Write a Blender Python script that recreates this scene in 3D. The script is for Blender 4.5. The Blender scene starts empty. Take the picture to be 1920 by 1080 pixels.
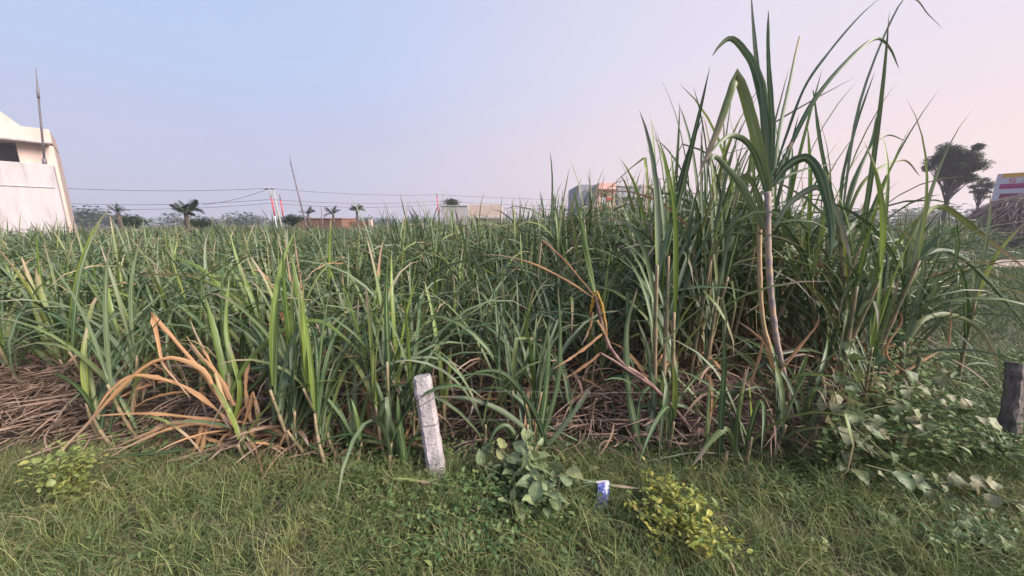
import bpy, math, random
import numpy as np
from mathutils import Vector, Matrix

random.seed(11)
RG = np.random.default_rng(11)
R = math.radians
scene = bpy.context.scene
col = scene.collection

# ------------------------------------------------------------------ camera
CAM_H, PITCH, FPX = 1.57, R(10.5), 650.0
cam_d = bpy.data.cameras.new('camera')
cam_d.sensor_width = 36.0
cam_d.lens = 36.0 * FPX / 1920.0
cam_d.clip_start = 0.02
cam_d.clip_end = 3000
cam = bpy.data.objects.new('camera', cam_d)
col.objects.link(cam)
cam.location = (0, 0, CAM_H)
cam.rotation_euler = (R(90) - PITCH, 0, 0)
scene.camera = cam

# ------------------------------------------------------------------ sky, sun, exposure
SUN_AZ, SUN_EL = R(112), R(36)          # azimuth clockwise from +Y (camera forward)
world = bpy.data.worlds.new('World')
scene.world = world
world.use_nodes = True
wn, wl = world.node_tree.nodes, world.node_tree.links
wn.clear()


def build_world():
    out = wn.new('ShaderNodeOutputWorld')
    bg = wn.new('ShaderNodeBackground')
    bg.inputs[1].default_value = 0.066
    sky = wn.new('ShaderNodeTexSky')
    sky.sky_type = 'NISHITA'
    sky.sun_disc = False
    sky.sun_elevation = SUN_EL
    sky.sun_rotation = SUN_AZ
    sky.dust_density = 3.0
    sky.air_density = 1.2
    tc = wn.new('ShaderNodeTexCoord')
    nrm = wn.new('ShaderNodeVectorMath'); nrm.operation = 'NORMALIZE'
    wl.new(tc.outputs['Generated'], nrm.inputs[0])
    sep = wn.new('ShaderNodeSeparateXYZ')
    wl.new(nrm.outputs[0], sep.inputs[0])

    def ramp(stops):
        r = wn.new('ShaderNodeValToRGB')
        r.color_ramp.interpolation = 'EASE'
        e = r.color_ramp.elements
        while len(e) < len(stops):
            e.new(0.5)
        for k, (p, c) in enumerate(stops):
            e[k].position = p
            e[k].color = (c[0], c[1], c[2], 1)
        return r
    cool = ramp([(0.0, (.55, .525, .68)), (.13, (.54, .55, .74)), (.38, (.48, .59, .85)), (1.0, (.36, .48, .80))])
    warm = ramp([(0.0, (.88, .70, .70)), (.14, (.89, .725, .745)), (.40, (.82, .735, .83)), (1.0, (.48, .54, .81))])
    wl.new(sep.outputs['Z'], cool.inputs[0])
    wl.new(sep.outputs['Z'], warm.inputs[0])
    dot = wn.new('ShaderNodeVectorMath'); dot.operation = 'DOT_PRODUCT'
    wl.new(nrm.outputs[0], dot.inputs[0])
    dot.inputs[1].default_value = (math.sin(R(75)), math.cos(R(75)), 0)
    mr = wn.new('ShaderNodeMapRange')
    mr.interpolation_type = 'SMOOTHSTEP'
    mr.inputs[1].default_value = -0.45
    mr.inputs[2].default_value = 0.98
    wl.new(dot.outputs['Value'], mr.inputs[0])
    nz = wn.new('ShaderNodeTexNoise'); nz.inputs['Scale'].default_value = 2.2; nz.inputs['Detail'].default_value = 4
    mpn = wn.new('ShaderNodeMapping'); mpn.inputs['Scale'].default_value = (1, 1, 3.5)
    wl.new(nrm.outputs[0], mpn.inputs[0]); wl.new(mpn.outputs[0], nz.inputs['Vector'])
    nm = wn.new('ShaderNodeMath'); nm.operation = 'MULTIPLY_ADD'; nm.inputs[1].default_value = .22; nm.inputs[2].default_value = -.11
    wl.new(nz.outputs[0], nm.inputs[0])
    na = wn.new('ShaderNodeMath'); na.operation = 'ADD'; na.use_clamp = True
    wl.new(nm.outputs[0], na.inputs[0]); wl.new(mr.outputs[0], na.inputs[1])
    mix = wn.new('ShaderNodeMix'); mix.data_type = 'RGBA'
    wl.new(na.outputs[0], mix.inputs[0])
    wl.new(cool.outputs[0], mix.inputs[6])
    wl.new(warm.outputs[0], mix.inputs[7])
    sc = wn.new('ShaderNodeVectorMath'); sc.operation = 'SCALE'
    sc.inputs[3].default_value = 10.0
    wl.new(mix.outputs[2], sc.inputs[0])
    m2 = wn.new('ShaderNodeMix'); m2.data_type = 'RGBA'
    m2.inputs[0].default_value = 0.10
    wl.new(sc.outputs[0], m2.inputs[6])
    wl.new(sky.outputs[0], m2.inputs[7])
    wl.new(m2.outputs[2], bg.inputs[0])
    wl.new(bg.outputs[0], out.inputs[0])


build_world()
sun_d = bpy.data.lights.new('sun', 'SUN')
sun_d.energy = 5.0
sun_d.angle = R(34)
sun_d.color = (1.0, .90, .82)
sun = bpy.data.objects.new('sun', sun_d)
col.objects.link(sun)
sd = Vector((math.sin(SUN_AZ) * math.cos(SUN_EL), math.cos(SUN_AZ) * math.cos(SUN_EL), math.sin(SUN_EL)))
sun.rotation_euler = sd.to_track_quat('Z', 'Y').to_euler()
scene.view_settings.view_transform = 'Standard'
scene.view_settings.look = 'None'
scene.view_settings.exposure = 0.76
scene.view_settings.gamma = 1.0
scene.cycles.max_bounces = 6
scene.cycles.transparent_max_bounces = 4
scene.cycles.volume_bounces = 0

# ------------------------------------------------------------------ helpers
CP, SP = math.cos(PITCH), math.sin(PITCH)


def P(u, v, zc):
    a, b = (u - 960) / FPX * zc, (540 - v) / FPX * zc
    return np.array([a, zc * CP + b * SP, CAM_H - zc * SP + b * CP])


def gdepth(v, z=0.0):
    b = (540 - v) / FPX
    return (CAM_H - z) / (SP - b * CP)


def G(u, v, z=0.0):
    return P(u, v, gdepth(v, z))


def to_px(p):
    d = np.array(p) - np.array([0, 0, CAM_H])
    zc = d[1] * CP - d[2] * SP
    yc = d[1] * SP + d[2] * CP
    return 960 + FPX * d[0] / zc, 540 - FPX * yc / zc, zc


def vnoise(x, y, f, seed=0):
    x, y = np.asarray(x, float) * f + 71.3 * seed, np.asarray(y, float) * f + 33.7 * seed
    xi, yi = np.floor(x), np.floor(y)
    fx, fy = x - xi, y - yi
    fx, fy = fx * fx * (3 - 2 * fx), fy * fy * (3 - 2 * fy)

    def h(a, b):
        t = np.sin(a * 127.1 + b * 311.7) * 43758.5453
        return t - np.floor(t)
    return (h(xi, yi) * (1 - fx) + h(xi + 1, yi) * fx) * (1 - fy) + (h(xi, yi + 1) * (1 - fx) + h(xi + 1, yi + 1) * fx) * fy


def np_mesh(name, verts, faces, mat=None, attr=None, smooth=True):
    """verts (n,3); faces (m,4) or list of (m,k) arrays; attr (n,4) stored as 'leaf'."""
    if not isinstance(faces, list):
        faces = [faces]
    me = bpy.data.meshes.new(name)
    verts = np.ascontiguousarray(verts, dtype=np.float32)
    me.vertices.add(len(verts))
    me.vertices.foreach_set('co', verts.ravel())
    nl = sum(f.size for f in faces)
    npol = sum(len(f) for f in faces)
    me.loops.add(nl)
    me.loops.foreach_set('vertex_index', np.concatenate([f.ravel() for f in faces]).astype(np.int32))
    me.polygons.add(npol)
    starts, o = [], 0
    for f in faces:
        starts.append(o + np.arange(len(f)) * f.shape[1])
        o += f.size
    me.polygons.foreach_set('loop_start', np.concatenate(starts).astype(np.int32))
    me.polygons.foreach_set('use_smooth', np.full(npol, bool(smooth)))
    me.update(calc_edges=True)
    if attr is not None:
        a = me.attributes.new('leaf', 'FLOAT_COLOR', 'POINT')
        a.data.foreach_set('color', np.ascontiguousarray(attr, dtype=np.float32).ravel())
    if mat:
        me.materials.append(mat)
    return me


def link(name, me, parent=None, loc=None, rot=None, scl=None):
    o = bpy.data.objects.new(name, me)
    col.objects.link(o)
    if parent is not None:
        o.parent = parent
    if loc is not None:
        o.location = [float(c) for c in loc]
    if rot is not None:
        o.rotation_euler = rot
    if scl is not None:
        o.scale = scl
    return o


def tag(o, label, cat, group=None, kind=None):
    o['label'] = label
    o['category'] = cat
    if group:
        o['group'] = group
    if kind:
        o['kind'] = kind
    return o


def thing(name, label, cat, loc=(0, 0, 0), group=None):
    e = bpy.data.objects.new(name, None)
    e.empty_display_size = 0.1
    col.objects.link(e)
    e.location = [float(c) for c in loc]
    return tag(e, label, cat, group)


class MB:
    """collects simple solids into one mesh"""

    def __init__(s):
        s.v, s.f, s.n = [], {}, 0

    def add(s, v, f):
        v = np.asarray(v, float)
        s.v.append(v)
        for a in (f if isinstance(f, list) else [f]):
            a = np.asarray(a)
            s.f.setdefault(a.shape[1], []).append(a + s.n)
        s.n += len(v)
        return s

    def box(s, x0, x1, y0, y1, z0, z1, bev=0.0):
        v = [(x, y, z) for x in (x0, x1) for y in (y0, y1) for z in (z0, z1)]
        f = [(0, 1, 3, 2), (4, 6, 7, 5), (0, 4, 5, 1), (2, 3, 7, 6), (0, 2, 6, 4), (1, 5, 7, 3)]
        return s.add(v, np.array(f))

    def tube(s, pts, rad, n=7, cap=True):
        pts = np.asarray(pts, float)
        m = len(pts)
        rad = np.broadcast_to(np.asarray(rad, float), (m,))
        t = np.gradient(pts, axis=0)
        t /= np.linalg.norm(t, axis=1)[:, None] + 1e-9
        ref = np.array([1.0, 0, 0]) if abs(t[0][0]) < .8 else np.array([0, 1.0, 0])
        a = np.cross(t, ref); a /= np.linalg.norm(a, axis=1)[:, None] + 1e-9
        b = np.cross(t, a)
        ang = np.linspace(0, 2 * np.pi, n, endpoint=False)
        v = pts[:, None] + rad[:, None, None] * (np.cos(ang)[None, :, None] * a[:, None] + np.sin(ang)[None, :, None] * b[:, None])
        i = np.arange(m - 1)[:, None] * n
        j = np.arange(n)[None]
        k = (j + 1) % n
        f = np.stack([i + j, i + k, i + n + k, i + n + j], -1).reshape(-1, 4)
        fs = [f]
        if cap:
            fs += [np.array([list(range(n))[::-1]]), np.array([[(m - 1) * n + q for q in range(n)]])]
        return s.add(v.reshape(-1, 3), fs)

    def mesh(s, name, mat, smooth=False):
        return np_mesh(name, np.concatenate(s.v), [np.concatenate(f) for f in s.f.values()], mat, None, smooth)

    def obj(s, name, mat, parent=None, smooth=False, loc=None, rot=None):
        return link(name, s.mesh(name, mat, smooth), parent, loc, rot)


# ------------------------------------------------------------------ materials
def new_mat(name):
    m = bpy.data.materials.new(name)
    m.use_nodes = True
    nt = m.node_tree
    return m, nt.nodes, nt.links, nt.nodes['Principled BSDF']


def set_ramp(r, stops):
    e = r.color_ramp.elements
    while len(e) < len(stops):
        e.new(.5)
    for k, (p, c) in enumerate(stops):
        e[k].position = p
        e[k].color = (c[0], c[1], c[2], 1)


def leaf_mat(name, green, dry, trans=.25, rough=.45, spec=.5, rib=.5, objrand=True, streak=55):
    """attribute 'leaf': r = along, g = random, b = across, alpha = dryness"""
    m, n, l, bs = new_mat(name)
    at = n.new('ShaderNodeAttribute'); at.attribute_name = 'leaf'
    sep = n.new('ShaderNodeSeparateColor'); l.new(at.outputs['Color'], sep.inputs[0])
    rnd = sep.outputs[1]
    if objrand:
        oi = n.new('ShaderNodeObjectInfo')
        ad = n.new('ShaderNodeMath'); ad.operation = 'ADD'
        l.new(oi.outputs['Random'], ad.inputs[0]); l.new(rnd, ad.inputs[1])
        fr = n.new('ShaderNodeMath'); fr.operation = 'FRACT'
        l.new(ad.outputs[0], fr.inputs[0])
        rnd = fr.outputs[0]
    rg = n.new('ShaderNodeValToRGB'); set_ramp(rg, green); l.new(rnd, rg.inputs[0])
    rd = n.new('ShaderNodeValToRGB'); set_ramp(rd, dry); l.new(rnd, rd.inputs[0])
    # dryness + dry tip that varies leaf by leaf
    no = n.new('ShaderNodeTexNoise'); no.inputs['Scale'].default_value = 9.0
    tip = n.new('ShaderNodeMath'); tip.operation = 'MULTIPLY_ADD'
    l.new(rnd, tip.inputs[0]); tip.inputs[1].default_value = -.40; tip.inputs[2].default_value = 1.05
    t2 = n.new('ShaderNodeMath'); t2.operation = 'SUBTRACT'
    l.new(sep.outputs[0], t2.inputs[0]); l.new(tip.outputs[0], t2.inputs[1])
    t3 = n.new('ShaderNodeMath'); t3.operation = 'MULTIPLY_ADD'; t3.use_clamp = True
    l.new(t2.outputs[0], t3.inputs[0]); t3.inputs[1].default_value = 5.0; l.new(at.outputs['Alpha'], t3.inputs[2])
    bl = n.new('ShaderNodeMath'); bl.operation = 'MULTIPLY_ADD'
    l.new(no.outputs[0], bl.inputs[0]); bl.inputs[1].default_value = 1.6; bl.inputs[2].default_value = -.8
    b2 = n.new('ShaderNodeMath'); b2.operation = 'MULTIPLY_ADD'; b2.use_clamp = True
    par = n.new('ShaderNodeMath'); par.operation = 'PINGPONG'; par.inputs[1].default_value = .5
    l.new(t3.outputs[0], par.inputs[0])
    l.new(par.outputs[0], b2.inputs[0]); l.new(bl.outputs[0], b2.inputs[1]); l.new(t3.outputs[0], b2.inputs[2])
    mx = n.new('ShaderNodeMix'); mx.data_type = 'RGBA'
    l.new(b2.outputs[0], mx.inputs[0]); l.new(rg.outputs[0], mx.inputs[6]); l.new(rd.outputs[0], mx.inputs[7])
    # pale midrib
    rb = n.new('ShaderNodeMapRange'); rb.inputs[1].default_value = .34; rb.inputs[2].default_value = .10
    rb.inputs[3].default_value = 0; rb.inputs[4].default_value = rib
    l.new(sep.outputs[2], rb.inputs[0])
    m2 = n.new('ShaderNodeMix'); m2.data_type = 'RGBA'
    l.new(rb.outputs[0], m2.inputs[0]); l.new(mx.outputs[2], m2.inputs[6]); m2.inputs[7].default_value = (.30, .34, .18, 1)
    # fine streaks
    n2 = n.new('ShaderNodeTexNoise'); n2.inputs['Scale'].default_value = 1.0; n2.inputs['Detail'].default_value = 4
    cx = n.new('ShaderNodeCombineXYZ')
    for k_, (src, f_) in enumerate(((sep.outputs[0], 5.0), (sep.outputs[2], 5.0), (rnd, 61.0))):
        mm = n.new('ShaderNodeMath'); mm.operation = 'MULTIPLY'; l.new(src, mm.inputs[0]); mm.inputs[1].default_value = f_
        l.new(mm.outputs[0], cx.inputs[k_])
    l.new(cx.outputs[0], n2.inputs['Vector'])
    hv = n.new('ShaderNodeHueSaturation')
    mv = n.new('ShaderNodeMapRange'); mv.inputs[1].default_value = .3; mv.inputs[2].default_value = .7
    mv.inputs[3].default_value = .62; mv.inputs[4].default_value = 1.35
    l.new(n2.outputs[0], mv.inputs[0]); l.new(mv.outputs[0], hv.inputs['Value']); l.new(m2.outputs[2], hv.inputs['Color'])
    l.new(hv.outputs[0], bs.inputs['Base Color'])
    bs.inputs['Roughness'].default_value = rough
    bs.inputs['Specular IOR Level'].default_value = spec
    if trans > 0:
        tr = n.new('ShaderNodeBsdfTranslucent'); l.new(hv.outputs[0], tr.inputs[0])
        ms = n.new('ShaderNodeMixShader'); ms.inputs[0].default_value = trans
        l.new(bs.outputs[0], ms.inputs[1]); l.new(tr.outputs[0], ms.inputs[2])
        l.new(ms.outputs[0], n['Material Output'].inputs[0])
    return m


def surf_mat(name, c1, c2, scale=4.0, rough=.85, bump=.2, detail=6, c3=None, spec=.3, lo=.35, hi=.65, bscale=None):
    m, n, l, bs = new_mat(name)
    tc = n.new('ShaderNodeTexCoord')
    no = n.new('ShaderNodeTexNoise'); no.inputs['Scale'].default_value = scale; no.inputs['Detail'].default_value = detail
    l.new(tc.outputs['Object'], no.inputs['Vector'])
    r = n.new('ShaderNodeValToRGB')
    set_ramp(r, [(lo, c1), (hi, c2)] if c3 is None else [(lo, c1), ((lo + hi) / 2, c2), (hi, c3)])
    l.new(no.outputs[0], r.inputs[0])
    l.new(r.outputs[0], bs.inputs['Base Color'])
    bs.inputs['Roughness'].default_value = rough
    bs.inputs['Specular IOR Level'].default_value = spec
    if bump:
        b = n.new('ShaderNodeBump'); b.inputs['Strength'].default_value = bump
        b.inputs['Distance'].default_value = .02
        nb = n.new('ShaderNodeTexNoise'); nb.inputs['Scale'].default_value = bscale or scale * 6; nb.inputs['Detail'].default_value = 8
        l.new(tc.outputs['Object'], nb.inputs['Vector'])
        l.new(nb.outputs[0], b.inputs['Height']); l.new(b.outputs[0], bs.inputs['Normal'])
    return m


DRY = [(0, (.16, .105, .082)), (.18, (.25, .165, .12)), (.36, (.34, .215, .135)), (.52, (.30, .20, .145)), (.68, (.24, .185, .15)),
       (.84, (.38, .26, .175)), (1, (.28, .21, .155))]
M_CANE = leaf_mat('cane_leaf', [(0, (.028, .062, .022)), (.16, (.046, .092, .032)), (.36, (.078, .130, .048)),
                                (.54, (.112, .160, .080)), (.70, (.142, .182, .115)), (.86, (.185, .218, .060)), (1, (.095, .145, .048))],
                  DRY, trans=.22, rough=.47, spec=.42)
M_YOUNG = leaf_mat('young_cane_leaf', [(0, (.10, .175, .03)), (.5, (.17, .245, .04)), (1, (.235, .285, .06))], DRY, trans=.3, rough=.42)
M_DRYO = leaf_mat('orange_dry_leaf', [(0, (.40, .22, .11)), (1, (.45, .25, .13))],
                  [(0, (.22, .145, .10)), (.25, (.33, .21, .145)), (.5, (.41, .28, .205)), (.7, (.32, .245, .185)), (.85, (.36, .215, .13)), (1, (.25, .18, .13))],
                  trans=.18, rough=.6, spec=.25, rib=.2)
M_YELLOW = leaf_mat('yellowed_leaf', [(0, (.55, .36, .03)), (1, (.50, .26, .03))], [(0, (.50, .26, .04)), (1, (.48, .22, .06))], trans=.25, rough=.5)
M_LITTER = leaf_mat('leaf_litter', [(0, (.2, .14, .1)), (1, (.3, .2, .15))],
                    [(0, (.075, .055, .048)), (.22, (.14, .105, .09)), (.42, (.225, .17, .145)), (.6, (.30, .225, .185)), (.78, (.36, .265, .20)), (.9, (.25, .21, .185)), (1, (.19, .155, .14))],
                    trans=.1, rough=.7, spec=.2, rib=.0)
M_GRASS = leaf_mat('grass_blade', [(0, (.042, .082, .028)), (.25, (.090, .142, .046)), (.55, (.172, .212, .076)), (.85, (.30, .31, .11)), (1, (.15, .19, .075))],
                   [(0, (.27, .215, .12)), (.4, (.40, .34, .19)), (.7, (.20, .145, .09)), (1, (.48, .40, .24))], trans=.3, rough=.5, spec=.35, rib=0, objrand=False)
M_WEED = leaf_mat('weed_leaf', [(0, (.030, .075, .022)), (.4, (.065, .130, .038)), (.75, (.115, .185, .058)), (1, (.19, .24, .07))],
                  [(0, (.3, .22, .12)), (1, (.25, .17, .1))], trans=.25, rough=.5, spec=.4, rib=.25, objrand=True)
M_BROAD = leaf_mat('broad_leaf', [(0, (.13, .18, .085)), (.5, (.18, .235, .115)), (.8, (.22, .265, .13)), (1, (.28, .285, .12))],
                   [(0, (.3, .25, .12)), (1, (.28, .2, .1))], trans=.22, rough=.5, spec=.4, rib=.45)
M_YSHRUB = leaf_mat('yellow_green_leaf', [(0, (.09, .14, .03)), (.3, (.19, .23, .04)), (.7, (.31, .32, .05)), (.9, (.40, .37, .055)), (1, (.30, .23, .05))],
                    [(0, (.35, .28, .06)), (1, (.3, .2, .08))], trans=.3, rough=.5, rib=.25)
M_LBUSH = leaf_mat('pale_lime_leaf', [(0, (.13, .18, .055)), (.4, (.20, .245, .07)), (.75, (.27, .30, .08)), (1, (.34, .32, .09))],
                   [(0, (.35, .28, .08)), (1, (.3, .2, .08))], trans=.3, rough=.5, rib=.25)
M_VINE = leaf_mat('vine_leaf', [(0, (.055, .10, .035)), (.35, (.11, .155, .055)), (.6, (.18, .195, .09)), (.85, (.27, .24, .14)), (1, (.11, .15, .055))],
                  [(0, (.3, .25, .15)), (1, (.32, .22, .14))], trans=.25, rough=.55, rib=.3)
M_TREE = leaf_mat('tree_leaf', [(0, (.026, .048, .020)), (.5, (.042, .074, .030)), (1, (.065, .10, .042))],
                  [(0, (.1, .08, .05)), (1, (.1, .08, .05))], trans=.2, rough=.6, rib=0, objrand=False, streak=3)
M_STALK = surf_mat('cane_stalk', (.11, .13, .06), (.24, .20, .12), 9, .5, .15, c3=(.33, .22, .14))
M_TALLST = surf_mat('tall_cane_stalk', (.20, .17, .17), (.34, .26, .22), 14, .45, .15, c3=(.44, .30, .17), bscale=90)
M_PURPLE = surf_mat('purple_cane_stalk', (.10, .055, .05), (.19, .11, .09), 18, .6, .3, c3=(.27, .18, .14))
M_SHEATH = surf_mat('tan_sheath', (.40, .26, .15), (.48, .33, .18), 12, .55, .2, c3=(.34, .28, .14))
M_STEM = surf_mat('weed_stem', (.10, .13, .05), (.16, .16, .07), 20, .6, 0)
M_SOIL = surf_mat('soil', (.045, .036, .028), (.085, .066, .05), 3.0, .95, .6, c3=(.12, .095, .07), bscale=25)
M_BARK = surf_mat('bark', (.06, .048, .04), (.11, .09, .075), 6, .9, .4)
def plaster(name, c1, c2, c3):
    m, n, l, bs = new_mat(name)
    tc = n.new('ShaderNodeTexCoord'); mp = n.new('ShaderNodeMapping'); mp.inputs['Scale'].default_value = (2.2, 2.2, .35)
    l.new(tc.outputs['Object'], mp.inputs[0])
    n1 = n.new('ShaderNodeTexNoise'); n1.inputs['Scale'].default_value = 1.0; n1.inputs['Detail'].default_value = 9; n1.inputs['Roughness'].default_value = .65
    l.new(mp.outputs[0], n1.inputs['Vector'])
    r = n.new('ShaderNodeValToRGB'); set_ramp(r, [(.30, c1), (.48, c2), (.7, c3)]); l.new(n1.outputs[0], r.inputs[0])
    l.new(r.outputs[0], bs.inputs['Base Color']); bs.inputs['Roughness'].default_value = .9
    return m


M_WHITE = surf_mat('white_plaster', (.40, .37, .385), (.46, .43, .44), .8, .85, .08)
M_CREAM = surf_mat('cream_plaster', (.52, .40, .345), (.58, .45, .39), 1.0, .85, .06)
M_GREYSHADE = surf_mat('grey_shade_plaster', (.30, .30, .34), (.38, .38, .42), 1.2, .9, .1)  # on the pink house this grey paints the shade of its side wall
M_WHITE = plaster('white_plaster', (.30, .275, .28), (.41, .38, .39), (.46, .425, .435))
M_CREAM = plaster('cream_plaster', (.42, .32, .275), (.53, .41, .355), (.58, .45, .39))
M_PINKLIT = surf_mat('pink_lit_plaster', (.72, .42, .36), (.78, .50, .42), 1.2, .85, .05)  # warm evening light on the house front, put into the wall colour
M_CONC = surf_mat('grey_concrete', (.32, .29, .29), (.46, .42, .42), 8, .9, .3)
M_DARK = surf_mat('dark_opening', (.06, .05, .055), (.09, .075, .08), 2, .9, 0)
M_WIRE = surf_mat('galvanised_wire', (.12, .11, .11), (.22, .2, .2), 30, .6, 0)
M_CABLE = surf_mat('dark_cable', (.07, .065, .075), (.10, .09, .10), 5, .6, 0)
M_POLE = surf_mat('concrete_pole', (.30, .30, .27), (.38, .37, .33), 3, .9, .1)
M_RED = surf_mat('red_paint', (.50, .04, .06), (.58, .07, .08), 5, .6, 0)
M_WPAINT = surf_mat('white_paint', (.5, .49, .53), (.58, .56, .6), 5, .6, 0)
M_BRICK = surf_mat('red_brick', (.17, .085, .065), (.23, .12, .085), 9, .9, .2)  # red kept muted so the colour itself carries some distance haze
M_RUST = surf_mat('steel_mast', (.12, .11, .13), (.18, .16, .18), 5, .6, 0)


# ------------------------------------------------------------------ ribbon generators
def prof_cane(s):
    return np.minimum(1, .55 + 2.2 * s) * np.clip(1 - s ** 2.6, 0, 1) ** .8 + .015


def prof_grass(s):
    return np.clip(1 - s ** 1.6, 0, 1) + .05


def prof_oval(s):
    return np.sin(np.pi * np.clip(s, 0, 1) ** .75) ** .9 + .02


def gen(base, az, L, th0, th1, p, W, nseg=7, fold=.18, wander=0.0, twist=0.0, kink_s=None, kink_a=None, prof=prof_cane):
    """vectorised arching ribbons; returns verts (N, nseg+1, C, 3) and param s"""
    base = np.atleast_2d(base)
    N = len(base)
    full = lambda a: np.broadcast_to(np.asarray(a, float), (N,))[:, None]
    az, L, th0, th1, p, W, wander, twist = map(full, (az, L, th0, th1, p, W, wander, twist))
    s = np.linspace(0, 1, nseg + 1)[None]

    def theta(x):
        t = th0 + (th1 - th0) * x ** p
        if kink_s is not None:
            t = t + np.where(x > full(kink_s), full(kink_a), 0)
        return t
    sm = (s[:, 1:] + s[:, :-1]) / 2
    th, a = theta(sm), az + wander * sm
    d = np.stack([np.sin(th) * np.cos(a), np.sin(th) * np.sin(a), np.cos(th)], -1) * (L / nseg)[..., None]
    c = np.concatenate([np.zeros((N, 1, 3)), np.cumsum(d, 1)], 1) + base[:, None]
    th, a = theta(s), az + wander * s
    S = np.stack([-np.sin(a), np.cos(a), np.zeros_like(a)], -1)
    Nn = np.stack([-np.cos(th) * np.cos(a), -np.cos(th) * np.sin(a), np.sin(th)], -1)
    tw = (twist * s)[..., None]
    S2 = np.cos(tw) * S + np.sin(tw) * Nn
    N2 = -np.sin(tw) * S + np.cos(tw) * Nn
    w = (W * prof(s))[..., None]
    if fold is None:
        v = np.stack([c - S2 * w / 2, c + S2 * w / 2], 2)
    else:
        v = np.stack([c - S2 * w / 2 + N2 * w * fold, c - N2 * w * fold * .4, c + S2 * w / 2 + N2 * w * fold], 2)
    return v, s[0]


def strip_faces(N, nseg, C):
    i = (np.arange(N) * (nseg + 1) * C)[:, None, None]
    j = (np.arange(nseg) * C)[None, :, None]
    k = np.arange(C - 1)[None, None]
    b = i + j + k
    return np.stack([b, b + 1, b + C + 1, b + C], -1).reshape(-1, 4)


def strip_attr(v, s, rnd, dry):
    N, n1, C = v.shape[:3]
    at = np.zeros((N, n1, C, 4), np.float32)
    at[..., 0] = s[None, :, None]
    at[..., 1] = np.broadcast_to(np.asarray(rnd, float), (N,))[:, None, None]
    at[..., 2] = np.array([1, 1] if C == 2 else [1, 0, 1])[None, None]
    at[..., 3] = np.broadcast_to(np.asarray(dry, float), (N,))[:, None, None]
    return at


def strips_mesh(name, parts, mat):
    """parts: list of (verts, s, rnd, dry) joined in one mesh"""
    V, F, A, o = [], [], [], 0
    for v, s, rnd, dry in parts:
        N, n1, C = v.shape[:3]
        V.append(v.reshape(-1, 3)); F.append(strip_faces(N, n1 - 1, C) + o)
        A.append(strip_attr(v, s, rnd, dry).reshape(-1, 4))
        o += N * n1 * C
    return np_mesh(name, np.concatenate(V), np.concatenate(F), mat, np.concatenate(A))


def catmull(pts, n):
    pts = np.asarray(pts, float)
    p = np.vstack([2 * pts[0] - pts[1], pts, 2 * pts[-1] - pts[-2]])
    out = []
    m = len(pts) - 1
    for t in np.linspace(0, m, n):
        i = min(int(t), m - 1); f = t - i
        a, b, c, d = p[i], p[i + 1], p[i + 2], p[i + 3]
        out.append(.5 * (2 * b + (c - a) * f + (2 * a - 5 * b + 4 * c - d) * f * f + (3 * b - a - 3 * c + d) * f ** 3))
    return np.array(out)


def traced(parent, px, zc, wpx, mat, dry=0.0, kink=None, dz=0.0, name='leaf', roll=None, blunt=False, rnd=None, label=None):
    """one leaf following image points, built at its own depth and real width; dz = depth gained from base to tip"""
    n = len(px)
    pts = np.array([P(u, v, zc + dz * i / (n - 1)) for i, (u, v) in enumerate(px)])
    if kink is None:
        c = catmull(pts, 25)
    else:
        c = np.vstack([catmull(pts[:kink + 1], 13), catmull(pts[kink:], 13)[1:]])
    c[:, 2] = np.maximum(c[:, 2], .01)
    W = wpx * zc / FPX * (.72 if dry < .5 else .47)
    d = np.linalg.norm(np.diff(c, axis=0), axis=1)
    s = np.concatenate([[0], np.cumsum(d)]); s /= s[-1]
    T = np.gradient(c, axis=0); T /= np.linalg.norm(T, axis=1)[:, None] + 1e-9
    view = c - np.array([0, 0, CAM_H]); view /= np.linalg.norm(view, axis=1)[:, None]
    S = np.cross(T, view); S /= np.linalg.norm(S, axis=1)[:, None] + 1e-9
    for i in range(1, len(S)):
        if S[i] @ S[i - 1] < 0:
            S[i] = -S[i]
    Nn = np.cross(S, T)
    r0 = random.uniform(-.5, .5) if roll is None else roll
    tw = (r0 + random.uniform(-.5, .5) * s)[:, None]
    S2, N2 = np.cos(tw) * S + np.sin(tw) * Nn, -np.sin(tw) * S + np.cos(tw) * Nn
    w = W * ((np.minimum(1, .6 + 2 * s) * np.clip(1 - s ** 3, 0, 1) ** .7 + .03) if not blunt else np.minimum(1, .7 + s) * (1 - .35 * s))
    w = (w * (1 + (.08 if dry < .5 else .22) * np.sin(s * random.uniform(12, 26) + random.random() * 6)))[:, None]
    f = .16 if dry < .5 else .30
    jag = (np.random.default_rng(len(px) + int(px[0][0])).normal(0, .16 if dry > .5 else .04, (2, len(s), 1)))
    v = np.stack([c - S2 * w / 2 * (1 + jag[0]) + N2 * w * f, c - N2 * w * f * .5, c + S2 * w / 2 * (1 + jag[1]) + N2 * w * f], 1)[None]
    org = np.array(parent.location) if parent is not None else c[0]
    me = strips_mesh(name, [(v - org, s, random.random() if rnd is None else rnd, dry)], mat)
    o = link(name, me, parent, None if parent is not None else org)
    if label:
        o['label'] = label
    return o


def traced_stalk(parent, px, zc, r0px, r1px, mat, name='stalk', dz=0.0, node=.11):
    n = len(px)
    pts = catmull([P(u, v, zc + dz * i / (n - 1)) for i, (u, v) in enumerate(px)], 34)
    ln = np.concatenate([[0], np.cumsum(np.linalg.norm(np.diff(pts, axis=0), axis=1))])
    rad = np.linspace(r0px, r1px, 34) * zc / FPX / 2
    rad = rad * (1 + .22 * np.exp(-(((ln + .5 * node) % node - .5 * node) / .010) ** 2))
    return MB().tube(pts - np.array(parent.location), rad, 9).obj(name, mat, parent, True)


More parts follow.
